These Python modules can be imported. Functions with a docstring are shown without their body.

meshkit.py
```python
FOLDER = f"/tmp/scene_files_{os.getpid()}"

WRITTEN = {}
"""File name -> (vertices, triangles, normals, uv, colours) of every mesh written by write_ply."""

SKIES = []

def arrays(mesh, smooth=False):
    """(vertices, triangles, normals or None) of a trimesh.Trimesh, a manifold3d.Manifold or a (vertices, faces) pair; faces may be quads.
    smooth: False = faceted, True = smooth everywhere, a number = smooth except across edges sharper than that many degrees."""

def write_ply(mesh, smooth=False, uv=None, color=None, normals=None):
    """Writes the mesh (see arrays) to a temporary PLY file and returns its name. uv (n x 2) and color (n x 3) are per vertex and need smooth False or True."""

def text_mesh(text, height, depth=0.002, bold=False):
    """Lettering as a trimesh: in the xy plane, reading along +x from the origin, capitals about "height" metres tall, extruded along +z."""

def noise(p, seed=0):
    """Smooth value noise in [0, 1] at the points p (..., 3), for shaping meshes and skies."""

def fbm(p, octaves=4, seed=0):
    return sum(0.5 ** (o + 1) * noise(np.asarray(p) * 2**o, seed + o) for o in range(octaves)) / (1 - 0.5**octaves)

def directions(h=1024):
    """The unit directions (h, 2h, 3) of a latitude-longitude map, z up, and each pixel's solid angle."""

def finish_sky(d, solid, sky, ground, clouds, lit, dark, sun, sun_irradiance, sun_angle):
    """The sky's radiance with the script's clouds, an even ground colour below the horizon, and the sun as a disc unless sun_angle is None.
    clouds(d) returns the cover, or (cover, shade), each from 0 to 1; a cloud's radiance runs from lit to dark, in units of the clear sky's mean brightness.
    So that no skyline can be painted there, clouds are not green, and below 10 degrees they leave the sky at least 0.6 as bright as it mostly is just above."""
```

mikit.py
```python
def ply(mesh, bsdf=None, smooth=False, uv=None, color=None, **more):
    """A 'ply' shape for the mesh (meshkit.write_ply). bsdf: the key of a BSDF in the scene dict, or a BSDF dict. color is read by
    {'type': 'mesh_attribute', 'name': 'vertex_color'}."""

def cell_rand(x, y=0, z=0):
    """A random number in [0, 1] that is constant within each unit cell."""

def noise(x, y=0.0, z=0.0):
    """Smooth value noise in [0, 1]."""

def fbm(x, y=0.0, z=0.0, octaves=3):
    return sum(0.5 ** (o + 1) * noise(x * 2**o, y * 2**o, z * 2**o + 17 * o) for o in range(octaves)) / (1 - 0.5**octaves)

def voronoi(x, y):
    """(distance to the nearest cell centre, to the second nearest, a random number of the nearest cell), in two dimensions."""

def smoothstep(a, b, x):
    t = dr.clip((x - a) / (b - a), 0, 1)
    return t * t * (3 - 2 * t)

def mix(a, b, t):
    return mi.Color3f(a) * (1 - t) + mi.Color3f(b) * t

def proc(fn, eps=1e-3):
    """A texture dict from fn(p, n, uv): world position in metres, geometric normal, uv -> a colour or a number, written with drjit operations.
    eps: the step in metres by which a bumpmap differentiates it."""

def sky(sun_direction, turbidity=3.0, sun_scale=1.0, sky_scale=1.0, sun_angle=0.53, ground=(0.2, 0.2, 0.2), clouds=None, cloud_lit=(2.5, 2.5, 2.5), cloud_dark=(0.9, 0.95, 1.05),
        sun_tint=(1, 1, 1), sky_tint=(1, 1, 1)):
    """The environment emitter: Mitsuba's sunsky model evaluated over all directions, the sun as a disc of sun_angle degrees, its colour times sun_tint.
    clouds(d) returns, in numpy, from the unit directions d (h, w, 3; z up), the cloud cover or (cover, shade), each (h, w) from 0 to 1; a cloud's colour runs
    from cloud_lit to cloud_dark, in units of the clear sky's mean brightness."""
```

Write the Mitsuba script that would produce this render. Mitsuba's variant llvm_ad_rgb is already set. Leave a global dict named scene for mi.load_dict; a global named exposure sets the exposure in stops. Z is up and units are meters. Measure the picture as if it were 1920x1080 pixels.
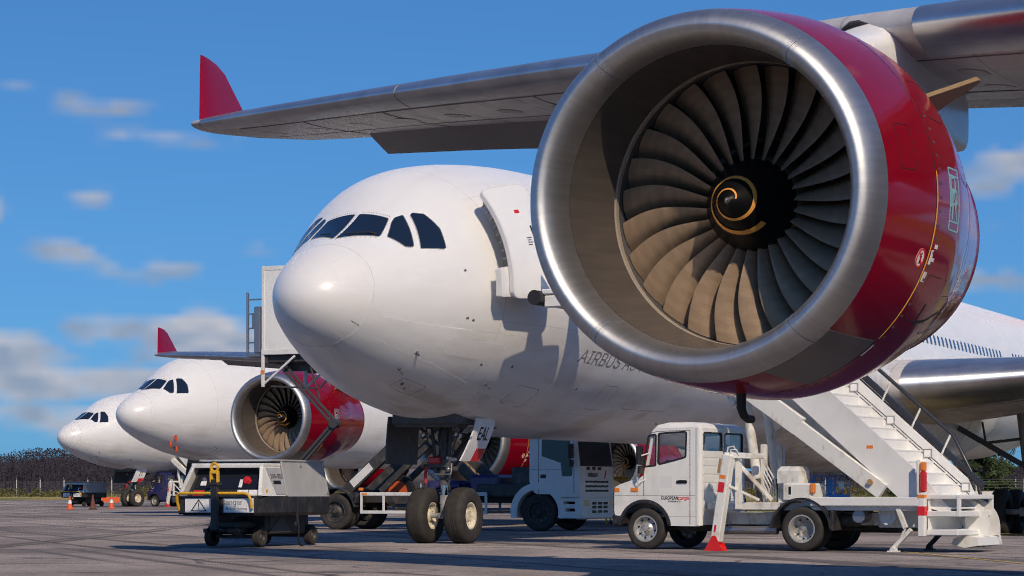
import math, random
import numpy as np
import trimesh
import drjit as dr
import mitsuba as mi
import mikit, meshkit
from mikit import proc, noise, fbm, voronoi, cell_rand, smoothstep, mix
from shapely.geometry import Polygon, Point, box as sbox, LineString
from shapely.ops import unary_union
from scipy.interpolate import PchipInterpolator, CubicSpline

T4 = mi.ScalarTransform4f
scene, labels = {}, {}
rng = np.random.default_rng(7)
pi = math.pi

# ------------------------------------------------------------------ camera, sky, exposure
F_PX, EYE = 4584.9, 1.064
scene['camera'] = {'type': 'perspective', 'fov': 2 * math.degrees(math.atan(960 / F_PX)), 'fov_axis': 'x', 'near_clip': 0.1, 'far_clip': 6000.0,
                   'principal_point_offset_y': -380.5 / 1080,
                   'to_world': T4().look_at(origin=[0, 0, EYE], target=[0, 1, EYE], up=[0, 0, 1])}
SUN = np.array([0.292, -0.956, 0.725])


def sky_clouds(d):
    """Cumulus in a layer: cover and shade from noise, with some heaps along the far horizon."""
    az = np.degrees(np.arctan2(d[..., 0], d[..., 1]))
    el = np.degrees(np.arcsin(np.clip(d[..., 2], -1, 1)))
    q = np.stack([az * 0.30, el * 0.80, az * 0 + 3.1], -1)
    n1 = meshkit.fbm(q, 5, 3)
    n2 = meshkit.fbm(q * np.array([4.2, 3.6, 1]) + 11, 3, 9)
    heaps = [(-11.6, 3.2, 1.7, .65, .95), (-9.6, 3.7, 1.2, .55, .9), (-7.4, 3.5, 1.6, .75, .95), (-5.6, 3.3, 1.2, .7, .85), (-10.6, 2.5, 3.2, .45, .85), (-7.2, 2.5, 3.0, .45, .9), (-12.4, 1.8, 1.6, .4, .75), (-9.0, 1.6, 3.4, .40, .8), (-5.0, 1.9, 2.4, .6, .75),
             (-10.2, 5.5, 1.0, .30, .62), (-7.9, 5.1, 1.7, .34, .66), (-9.0, 5.1, .8, .2, .5), (-9.8, 6.7, .6, .22, .46), (-12.3, 6.35, .5, .5, .75), (-11.3, 9.1, 2.2, .26, .42), (-9.6, 8.8, 1.8, .24, .40), (-8.0, 8.1, 1.8, .26, .46), (-6.0, 5.5, .8, .3, .42),
             (11.7, 7.5, 1.6, .45, .80), (10.9, 7.0, 1.0, .3, .6), (11.4, 4.8, 1.6, .35, .5), (8.5, 6.2, 1.9, .4, .35), (-13.8, 4.2, 1.4, .4, .6), (13.6, 6.6, 1.6, .5, .7)]
    rr = np.random.default_rng(5)
    for k in range(130):
        a = rr.uniform(14, 346) if k < 105 else rr.uniform(-180, 180)
        a = (a + 180) % 360 - 180
        e = rr.uniform(1, 24) if k < 105 else rr.uniform(24, 60)
        heaps.append((a, e, rr.uniform(1.5, 4.5), rr.uniform(.4, 1.0) * (1 + e / 25), rr.uniform(.35, .6)))
    m = np.zeros_like(az)
    under = np.zeros_like(az)
    for a, e, ra, re, s in heaps:
        da = ((az - a + 180) % 360 - 180) * np.cos(np.radians(e)) / ra
        de = (el - e) / re
        g = np.exp(-(da ** 2 + de ** 2))
        m = np.maximum(m, g * s)
        under = np.maximum(under, g * (de < .25))
    cover = np.clip((m + (n1 - .5) * .85 + (n2 - .5) * .75 - .30) / .34, 0, 1) * np.clip(m * 3.2, 0, 1) * .90
    shade = np.clip(.30 + under * .55 + (n2 - .5) * 2.2 - (n1 - .5) * .6, 0, 1)
    return cover, shade


scene['sky'] = mikit.sky(SUN, turbidity=2.6, ground=(0.16, 0.15, 0.15), clouds=sky_clouds, cloud_lit=(3.2, 3.1, 3.25), cloud_dark=(1.6, 1.95, 2.55), sky_tint=(.40, .85, 1.38), sun_tint=(.98, 1.0, 1.06))
exposure = 1.12


# ------------------------------------------------------------------ materials
def rgb(c):
    return {'type': 'rgb', 'value': list(map(float, np.atleast_1d(c) if np.ndim(c) else [c] * 3))}


def principled(name, color, rough=.4, metal=0., coat=0., spec=.5, **k):
    col = color if isinstance(color, dict) else rgb(color)
    r = rough
    scene[name] = {'type': 'twosided', 'b': {'type': 'principled', 'base_color': col, 'roughness': r, 'metallic': float(metal), 'clearcoat': float(coat), 'clearcoat_gloss': .93, 'specular': spec, **k}}
    return name


def V3(c):
    return mi.Color3f(*map(float, c))


def dirty(c, amount=.35, dirt=(.16, .13, .10), s=1.3, lo=.45, hi=.8):
    def fn(p, n, uv):
        g = fbm(p.x * s, p.y * s, p.z * s * .6 + 5, octaves=4)
        f2 = fbm(p.x * s * 6, p.y * s * 6, p.z * s * 2, octaves=2)
        return mix(V3(c), V3(dirt), smoothstep(lo, hi, g * .75 + f2 * .3) * amount)
    return proc(fn)


def fuselage_colour(p, n, uv):
    x, s = uv.x, uv.y                       # metres aft of the nose, metres round from the crown (+ right)
    a = dr.abs(s)
    base = V3((.80, .80, .80))
    # frames and skin laps
    fr = dr.abs(x / 2.65 - dr.floor(x / 2.65) - .5) * 2.65
    lap = dr.minimum(dr.minimum(dr.abs(a - 2.05), dr.abs(a - 5.25)), dr.minimum(dr.abs(a - 3.9), dr.abs(a - 7.2)))
    line = dr.maximum(1 - smoothstep(.006, .016, fr), 1 - smoothstep(.005, .013, lap)) * smoothstep(3.6, 4.0, x) * .24
    # grime: streaks along and down the belly
    low = smoothstep(4.6, 7.4, a)
    st = fbm(x * .30, s * 2.4, 3.0, octaves=3)
    bl = fbm(x * .9, s * .9, 9.0, octaves=3)
    grime = smoothstep(.42, .8, st * .55 + bl * .45) * (.08 + .50 * low) * smoothstep(1.2, 4.0, x)
    c = mix(base, V3((.33, .29, .25)), dr.clip(grime, 0, 1))
    stain = smoothstep(.62, .75, fbm(x * .5 + a * .22, s * .9 + 40, 2.0, octaves=4)) * low * .35
    c = mix(c, V3((.42, .33, .19)), stain)
    return mix(c, V3((.25, .25, .26)), line)


principled('fuselage_paint', proc(fuselage_colour), .26, 0, 0.)
principled('white_gloss', (.80, .80, .80), .26)
principled('radome_paint', (.795, .79, .785), .30)
principled('seam_dark', (.60, .60, .61), .5)
principled('seam_light', (.9, .9, .9), .4)
principled('patch_paint', (.72, .71, .71), .45)
principled('cockpit_glass', (.012, .022, .045), .05, 0, 0., .7)
principled('cabin_glass', (.05, .08, .14), .15, 0, .4)
principled('black_rubber', (.018, .018, .020), .55)
principled('opening_black', (.02, .02, .022), .5)  # black for the painted depth of openings and a recessed panel
principled('dark_grey', (.055, .055, .06), .45)
principled('black_gloss', (.010, .010, .012), .16, 0, .8)


def nacelle_red(p, n, uv):
    g = fbm(uv.x * 1.4, uv.y * 3.0, 1.0, octaves=3)
    return mix(V3((.255, .001, .013)), V3((.22, .001, .013)), g)


principled('nacelle_paint', proc(nacelle_red), .10, 0, 0., .55)
principled('winglet_paint', (.24, .003, .026), .24)
principled('livery_red', (.52, .012, .028), .28)


def brushed(c0, c1, su, sv, amp=.28):
    def fn(p, n, uv):
        g = fbm(uv.x * su, uv.y * sv, 2.0, octaves=4)
        c = mix(V3(c0), V3(c1), smoothstep(.25, .75, g))
        w = fbm(uv.x * 2.2, uv.y * 5.0, 7.0, octaves=3)
        return c * (1 - amp / 2 + amp * w)
    return proc(fn)


def lip_rough(p, n, uv):
    return .47 + .06 * fbm(uv.x * 9, uv.y * 40, 5., octaves=3)


scene['lip_metal'] = {'type': 'twosided', 'b': {'type': 'principled', 'base_color': brushed((.66, .66, .67), (.60, .60, .61), 2., 40., .14), 'metallic': 1.0, 'roughness': proc(lip_rough), 'anisotropic': .0}}
principled('rivet_metal', (.62, .62, .63), .4, 1.)
principled('slat_metal', brushed((.66, .67, .69), (.57, .58, .60), 8., 1.5), .34, .9)
principled('duct_metal', brushed((.115, .098, .09), (.098, .085, .078), 1.5, 20., .12), .42, .3)
principled('ring_metal', (.42, .37, .31), .45, .4)
principled('blade_metal', brushed((.34, .245, .168), (.285, .205, .141), 4., 30., .14), .42, .12, spec=.35)
principled('cowl_grey', brushed((.16, .15, .155), (.11, .105, .11), 2., 20.), .25, .3, .4)
principled('spinner_black', (.006, .006, .007), .38, 0, 0., .25)
principled('spiral_orange', (.80, .36, .07), .6)


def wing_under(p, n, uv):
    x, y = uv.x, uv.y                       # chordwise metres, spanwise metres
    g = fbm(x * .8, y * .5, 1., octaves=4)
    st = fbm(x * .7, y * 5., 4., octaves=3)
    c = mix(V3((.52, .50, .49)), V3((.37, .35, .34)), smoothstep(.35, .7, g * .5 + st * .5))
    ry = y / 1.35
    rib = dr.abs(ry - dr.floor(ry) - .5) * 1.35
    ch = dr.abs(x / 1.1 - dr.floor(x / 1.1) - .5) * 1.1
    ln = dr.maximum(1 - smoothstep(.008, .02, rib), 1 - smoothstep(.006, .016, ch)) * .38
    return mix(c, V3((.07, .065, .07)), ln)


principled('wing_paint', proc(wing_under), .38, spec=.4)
principled('panel_pale', dirty((.44, .42, .41), .3), .38)
principled('flap_grey', dirty((.22, .21, .215), .3), .40)
principled('grey_metal', (.38, .38, .40), .35, .8)
principled('chrome', (.75, .75, .77), .10, 1.)
principled('gear_paint', dirty((.40, .40, .41), .6, (.06, .055, .05), 8.), .4)
principled('gear_dark', dirty((.07, .07, .075), .5, (.14, .13, .12), 7.), .5)
principled('wheel_cream', dirty((.72, .66, .52), .5, (.15, .12, .09), 10.), .4)


def tyre_fn(p, n, uv):
    g = fbm(p.x * 9, p.y * 9, p.z * 9, octaves=3)
    return mix(V3((.030, .028, .028)), V3((.062, .056, .052)), g)


principled('tyre', proc(tyre_fn), .72, spec=.25)
principled('truck_white', dirty((.78, .78, .76), .30, (.36, .31, .25), 1.6, .5, .85), .30, 0, .4)
principled('steel_white', dirty((.74, .74, .71), .75, (.33, .24, .15), 3.2, .5, .78), .42)
principled('stair_white', dirty((.76, .76, .75), .35, (.42, .40, .37), 1.2), .42)
principled('underside_grey', (.42, .42, .43), .5)  # even mid grey for the panel under the stairs
principled('truck_black', dirty((.022, .022, .025), .6, (.08, .07, .065), 5.), .42)
principled('chassis_dark', dirty((.04, .038, .038), .7, (.13, .115, .10), 6.), .55)
principled('rim_silver', dirty((.55, .54, .52), .5, (.14, .12, .10), 9.), .38, .5)
principled('seat_grey', (.16, .17, .19), .8)
principled('amber', (.75, .22, .02), .2, 0, .8)
principled('lamp_red', (.55, .012, .015), .15, 0, .9)
principled('safety_red', dirty((.68, .02, .02), .2), .38)
principled('safety_yellow', dirty((.78, .42, .02), .25), .38)
principled('cone_orange', (.72, .12, .03), .5)
principled('rail_black', (.018, .020, .030), .35, 0, .4)
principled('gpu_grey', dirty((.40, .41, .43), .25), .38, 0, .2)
principled('gpu_white', dirty((.74, .74, .73), .25), .36, 0, .3)
principled('sticker_white', (.80, .80, .80), .5)
principled('sticker_red', (.62, .02, .03), .45)
principled('sticker_green', (.03, .26, .14), .45)
principled('ink_black', (.012, .012, .014), .5)
principled('ink_grey', (.12, .12, .13), .5)
principled('badge_teal', (.22, .45, .52), .35)
principled('orange_line', (.72, .36, .05), .5)
principled('lift_blue', dirty((.025, .24, .68), .2), .35, 0, .3)
principled('tug_blue', dirty((.018, .022, .12), .25), .3, 0, .4)
principled('box_white', dirty((.80, .80, .78), .25, (.45, .42, .38), 1.0), .36, 0, .2)
principled('post_grey', (.30, .30, .31), .5, .3)
principled('wire_grey', (.22, .22, .22), .5, .5)
principled('lamp_glass', (.55, .56, .58), .08, .6, .5)
principled('cloth_dark', (.03, .03, .035), .9)
scene['window_glass'] = {'type': 'thindielectric', 'int_ior': 1.5}
principled('tinted_glass', (.016, .020, .026), .06, 0, .5, .6)


def asphalt(p, n, uv):
    x, y = p.x, p.y
    big = fbm(x * .09, y * .045, 1., octaves=4)
    mid = fbm(x * .7, y * .35, 4., octaves=4)
    fine = noise(x * 16, y * 16, 2.) * .6 + noise(x * 47, y * 47, 8.) * .4
    c = mix(V3((.25, .220, .212)), V3((.150, .132, .130)), smoothstep(.32, .66, big * .55 + mid * .45))
    c = c * (.74 + .52 * fine)
    # lanes of paving, each pass of the paver a little different
    ca, sa = math.cos(.35), math.sin(.35)
    u, v = x * ca + y * sa, -x * sa + y * ca
    lane = cell_rand(dr.floor(u / 4.2), 3, 1)
    c = c * (.92 + .16 * lane)
    w = (noise(v * .6, dr.floor(u / 4.2) * 7.3, 4.) - .5) * .10
    lu = u + w
    ju = dr.abs(lu / 4.2 - dr.floor(lu / 4.2 + .5)) * 4.2
    lv = v + (noise(u * .6, dr.floor(v / 9.) * 5.1, 9.) - .5) * .12
    jv = dr.abs(lv / 9. - dr.floor(lv / 9. + .5)) * 9.
    jr = dr.minimum(ju, jv)
    c = mix(c, V3((.050, .046, .049)), (1 - smoothstep(.05, .15, jr)) * .72)
    # sealed cracks
    d1, d2, k = voronoi(x * .16 + noise(x * .7, y * .7, 3.) * .5, y * .13 + noise(x * .7, y * .7, 31.) * .5)
    crack = (1 - smoothstep(.010, .042, d2 - d1)) * smoothstep(.35, .6, noise(x * .09, y * .07, 21.))
    c = mix(c, V3((.05, .047, .05)), crack * .7)
    # rubber and oil
    sk = smoothstep(.60, .75, fbm(u * 1.3, v * .05, 11., octaves=4))
    c = mix(c, V3((.070, .063, .065)), sk * .78)
    oil = smoothstep(.66, .8, fbm(x * .33, y * .33, 15., octaves=3))
    c = mix(c, V3((.055, .05, .052)), oil * .72)
    d1, d2, k = voronoi(x * .42 + 3, y * .42)
    c = mix(c, V3((.05, .045, .045)), (1 - smoothstep(.05, .16, d1)) * smoothstep(.72, .8, k) * .55)
    # patches of newer asphalt
    pat = smoothstep(.86, .87, cell_rand(dr.floor(u / 4.2), dr.floor(v / 3.), 6))
    return mix(c, V3((.085, .08, .082)), pat * .42)


scene['asphalt'] = {'type': 'bumpmap', 'arbitrary': proc(lambda p, n, uv: .6 * noise(p.x * 40, p.y * 40, 1.) + .4 * noise(p.x * 11, p.y * 11, 3.), .01), 'scale': .006,
                    'b': {'type': 'principled', 'base_color': proc(asphalt), 'roughness': .82, 'specular': .3}}


def grass_fn(p, n, uv):
    g = fbm(p.x * .12, p.y * .05, 1., octaves=4)
    h = fbm(p.x * 1.3, p.y * .5, 2., octaves=3)
    c = mix(V3((.21, .165, .075)), V3((.085, .10, .035)), smoothstep(.38, .64, g * .7 + h * .3))
    return c * (.7 + .6 * h)


principled('dry_grass', proc(grass_fn), .95, spec=.1)
principled('bush_leaf', proc(lambda p, n, uv: mix(V3((.10, .10, .035)), V3((.17, .15, .06)), noise(p.x * .8, p.y * .8, p.z * 2.))), .8, spec=.15)
principled('wood_twig', proc(lambda p, n, uv: mix(V3((.042, .037, .047)), V3((.060, .052, .062)), noise(p.x * .35, p.y * .2, p.z * .5))), .9, spec=.1)
principled('wood_dark', proc(lambda p, n, uv: mix(V3((.045, .040, .052)), V3((.058, .050, .062)), fbm(p.x * .5, p.y * .3, p.z * .3, octaves=3))), .95, spec=.05)
principled('brown_twig', (.13, .085, .06), .9, spec=.1)
principled('pine_needle', proc(lambda p, n, uv: mix(V3((.035, .065, .028)), V3((.085, .11, .045)), noise(p.x * 1.5, p.y * 1.5, p.z * 1.5))), .7, spec=.2)
principled('bark', dirty((.10, .075, .055), .4), .9)
principled('line_yellow', dirty((.55, .36, .05), .6, (.16, .14, .12), 6.), .7)
principled('line_white', dirty((.60, .60, .58), .7, (.18, .16, .15), 3.), .7)


# ------------------------------------------------------------------ mesh helpers
def ss(a, b, x):
    t = np.clip((x - a) / (b - a), 0, 1)
    return t * t * (3 - 2 * t)


def unit(a):
    a = np.asarray(a, float)
    return a / np.linalg.norm(a)


class MB:
    """Collects pieces of one mesh."""

    def __init__(s):
        s.v, s.f, s.n = [], [], 0

    def add(s, v, f):
        v, f = np.asarray(v, float), np.asarray(f, int)
        if f.shape[1] == 4:
            f = np.vstack([f[:, [0, 1, 2]], f[:, [0, 2, 3]]])
        s.v.append(v)
        s.f.append(f + s.n)
        s.n += len(v)
        return s

    def tm(s, m):
        return s.add(m.vertices, m.faces)

    def box(s, lo, hi, b=.01, R=None, o=None):
        lo, hi = np.minimum(lo, hi).astype(float), np.maximum(lo, hi).astype(float)
        c, h = (lo + hi) / 2, (hi - lo) / 2
        b = min(b, .45 * h.min())
        p = []
        for sx in (-1, 1):
            for sy in (-1, 1):
                for sz in (-1, 1):
                    for k in range(3):
                        q = h - b
                        q[k] = h[k]
                        p.append(q * (sx, sy, sz))
        hull = trimesh.convex.convex_hull(np.array(p))
        v = hull.vertices
        if R is not None:
            v = v @ np.asarray(R).T
        v = v + c + (0 if o is None else np.asarray(o))
        return s.add(v, hull.faces)

    def bar(s, p0, p1, w, h=None, up=(0, 0, 1), b=.006):
        """A beam of section w (across) x h (along up) from p0 to p1."""
        p0, p1 = np.asarray(p0, float), np.asarray(p1, float)
        L = np.linalg.norm(p1 - p0)
        z = (p1 - p0) / L
        up = np.asarray(up, float)
        if abs(z @ unit(up)) > .98:
            up = np.array([1., 0, 0])
        x = unit(np.cross(up, z))
        y = np.cross(z, x)
        h = w if h is None else h
        m = MB().box((-w / 2, -h / 2, 0), (w / 2, h / 2, L), b)
        v = m.v[0] @ np.stack([x, y, z]) + p0
        return s.add(v, m.f[0])

    def tube(s, pts, r, n=10, cap=True):
        pts = np.asarray(pts, float)
        r = np.broadcast_to(np.asarray(r, float), (len(pts),))
        d = np.gradient(pts, axis=0)
        d /= np.linalg.norm(d, axis=1, keepdims=True)
        u = np.array([0, 0, 1.]) if abs(d[0, 2]) < .9 else np.array([1., 0, 0])
        V, a = [], np.arange(n) * 2 * pi / n
        for i in range(len(pts)):
            u = unit(u - d[i] * (u @ d[i]))
            w = np.cross(d[i], u)
            V.append(pts[i] + r[i] * (np.cos(a)[:, None] * u + np.sin(a)[:, None] * w))
        V = np.vstack(V)
        F = []
        for i in range(len(pts) - 1):
            for j in range(n):
                F.append([i * n + j, i * n + (j + 1) % n, (i + 1) * n + (j + 1) % n, (i + 1) * n + j])
        s.add(V, F)
        if cap:
            for i, flip in ((0, 1), (len(pts) - 1, 0)):
                c = np.vstack([V[i * n:(i + 1) * n], pts[i]])
                f = [[j, (j + 1) % n, n] for j in range(n)]
                s.add(c, [t[::-1] for t in f] if flip else f)
        return s

    def cyl(s, p0, p1, r, n=20, r1=None):
        return s.tube([p0, p1], [r, r if r1 is None else r1], n)

    def lathe(s, prof, n=32, o=(0, 0, 0), ax='y', closed=False):
        """Profile of (axial, radius) pairs revolved about an axis through o."""
        prof = np.asarray(prof, float)
        a = np.arange(n) * 2 * pi / n
        A, R = prof[:, 0], prof[:, 1]
        c, sn = np.cos(a), np.sin(a)
        ring = lambda i: {'x': np.stack([np.full(n, A[i]), R[i] * c, R[i] * sn], 1), 'y': np.stack([R[i] * sn, np.full(n, A[i]), R[i] * c], 1), 'z': np.stack([R[i] * c, R[i] * sn, np.full(n, A[i])], 1)}[ax]
        V = np.vstack([ring(i) for i in range(len(prof))]) + np.asarray(o, float)
        k = len(prof)
        F = [[i * n + j, i * n + (j + 1) % n, ((i + 1) % k) * n + (j + 1) % n, ((i + 1) % k) * n + j] for i in range(k if closed else k - 1) for j in range(n)]
        return s.add(V, F)

    def prism(s, poly, a, b, plane='xz'):
        """Polygon (list or shapely) in a plane, extruded from a to b along the third axis."""
        P = Polygon(poly) if not hasattr(poly, 'geom_type') else poly
        for g in getattr(P, 'geoms', [P]):
            if g.is_empty or g.area < 1e-8:
                continue
            m = trimesh.creation.extrude_polygon(g, abs(b - a), engine='earcut')
            v = np.array(m.vertices)
            t = v[:, 2] + min(a, b)
            V = {'xz': np.stack([v[:, 0], t, v[:, 1]], 1), 'yz': np.stack([t, v[:, 0], v[:, 1]], 1), 'xy': np.stack([v[:, 0], v[:, 1], t], 1)}[plane]
            f = np.array(m.faces)
            s.add(V, f[:, ::-1] if plane == 'xz' else f)
        return s

    def loft(s, rings, cap=True, close=True):
        rings = [np.asarray(r, float) for r in rings]
        n = len(rings[0])
        V = np.vstack(rings)
        F = [[i * n + j, i * n + (j + 1) % n, (i + 1) * n + (j + 1) % n, (i + 1) * n + j] for i in range(len(rings) - 1) for j in range(n if close else n - 1)]
        s.add(V, F)
        if cap:
            for r, flip in ((rings[0], 1), (rings[-1], 0)):
                c = np.vstack([r, r.mean(0)])
                f = [[j, (j + 1) % n, n] for j in range(n)]
                s.add(c, [t[::-1] for t in f] if flip else f)
        return s

    def mesh(s):
        m = trimesh.Trimesh(np.vstack(s.v), np.vstack(s.f), process=False)
        return m

    def solid(s):
        m = s.mesh()
        m.merge_vertices()
        trimesh.repair.fix_normals(m, multibody=True)
        return m


def shape(mb, mat, smooth=32, **k):
    return mikit.ply(mb.solid() if isinstance(mb, MB) else mb, mat, smooth=smooth, **k)


taken = {}


def fresh(base):
    """base, base_001, base_002 ... for a repeated name."""
    k = taken.get(base, 0)
    taken[base] = k + 1
    return base if k == 0 else f'{base}_{k:03d}'


def put(parent, name, shp, M=None, label=None, **tags):
    key = fresh(f'{parent}__{name}' if parent else name)
    scene[key] = {**shp, 'to_world': M} if M is not None else dict(shp)
    if label or tags:
        labels[key] = {**({'label': label} if label else {}), **tags}
    return key


def thing(name, label, cat, group=None):
    key = fresh(name)
    labels[key] = {'label': label, 'category': cat}
    if group:
        labels[key]['group'] = group
    return key


def frame(O, deg, z=0.):
    """Local x forward, y left, z up."""
    return T4().translate([float(O[0]), float(O[1]), float(z)]).rotate([0, 0, 1], float(deg))


def rrect(x0, x1, y0, y1, r):
    return sbox(min(x0, x1) + r, min(y0, y1) + r, max(x0, x1) - r, max(y0, y1) - r).buffer(r, quad_segs=5)


def rpoly(pts, r):
    return Polygon(pts).buffer(-r, join_style=2).buffer(r, quad_segs=4)


def text_mb(txt, h, origin, right, up, depth=.004, bold=False, sx=1.0):
    m = meshkit.text_mesh(txt, h, depth, bold)
    v = np.array(m.vertices)
    r, u = unit(right), unit(up)
    n = np.cross(r, u)
    return MB().add(np.asarray(origin, float) + v[:, :1] * r * sx + v[:, 1:2] * u + v[:, 2:3] * n, m.faces)


# ------------------------------------------------------------------ the airliners (local frame: x aft of the nose, y to the right wing, z up)
ZA = 5.026                                   # height of the fuselage axis
KX = np.sqrt([0, .15, .5, 1, 1.8, 2.6, 3.4, 4.5, 6, 8.5, 12, 50, 54, 58, 62, 66, 70, 73, 75.3])
KT = [-.44, -.06, .25, .535, .93, 1.47, 2.03, 2.40, 2.63, 2.80, 2.82, 2.82, 2.82, 2.82, 2.80, 2.72, 2.52, 2.30, 2.05]
KB = [-.44, -.85, -1.18, -1.455, -1.785, -2.04, -2.235, -2.43, -2.63, -2.80, -2.82, -2.82, -2.55, -1.95, -1.2, -.4, .4, 1.0, 1.5]
KW = [0, .47, .81, 1.09, 1.43, 1.765, 2.10, 2.47, 2.74, 2.82, 2.82, 2.82, 2.78, 2.58, 2.25, 1.8, 1.25, .8, .3]
KC = [-.44, -.44, -.42, -.38, -.31, -.23, -.14, -.05, 0, 0, 0, 0, .1, .4, .75, 1.1, 1.4, 1.62, 1.78]


def profile(k):
    """Spline round the nose, shape-keeping along the rest of the hull."""
    far = PchipInterpolator(KX, k)
    near = CubicSpline(KX[:11], k[:11], bc_type=('not-a-knot', (1, 0.)))
    return lambda q: np.where(q < KX[10], near(np.minimum(q, KX[10])), far(q))


PT, PB, PW, PC = (profile(k) for k in (KT, KB, KW, KC))


def fus(x, v, off=0.):
    """Point of the skin x metres aft, v metres round from the crown (+ right), off metres outside it."""
    x, v = np.broadcast_arrays(np.asarray(x, float), np.asarray(v, float))

    def at(x, v):
        q = np.sqrt(np.maximum(x, 0))
        ph = pi / 2 - v / 2.82
        t, b, w, c = PT(q), PB(q), PW(q), PC(q)
        s = np.sin(ph)
        return np.stack([x, w * np.cos(ph), np.where(s > 0, c + (t - c) * s, c + (c - b) * s) + ZA], -1)
    p = at(x, v)
    if np.any(off):
        e = 1e-3
        du, dv = at(x + e, v) - at(np.maximum(x - e, 1e-4), v), at(x, v + e) - at(x, v - e)
        n = np.cross(du, dv)
        n /= np.maximum(np.linalg.norm(n, axis=-1, keepdims=True), 1e-12)
        p = p + n * np.asarray(off, float)[..., None]
    return p


def wrap(poly, h0, h1, fn, edge=.12):
    """A plate of the outline poly (u, v), from h0 to h1 above the surface fn(u, v, h)."""
    mb = MB()
    for g in getattr(poly, 'geoms', [poly]):
        if g.is_empty or g.area < 1e-7:
            continue
        g = g.segmentize(edge)
        m = trimesh.creation.extrude_polygon(g, 1.0, engine='earcut')
        v, f = np.array(m.vertices), np.array(m.faces)
        v, f = trimesh.remesh.subdivide_to_size(v, f, edge * 1.5 + 1.0) if edge < .0 else (v, f)
        for _ in range(3):
            tri = v[f][..., :2]
            L = np.max([np.linalg.norm(tri[:, i] - tri[:, (i + 1) % 3], axis=1) for i in range(3)], 0)
            if L.max() < edge * 2.2:
                break
            v, f = trimesh.remesh.subdivide(v, f)
        mb.add(fn(v[:, 0], v[:, 1], h0 + (h1 - h0) * v[:, 2]), f)
    return mb


def deg_v(phi):
    return math.radians(90 - phi) * 2.82


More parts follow.
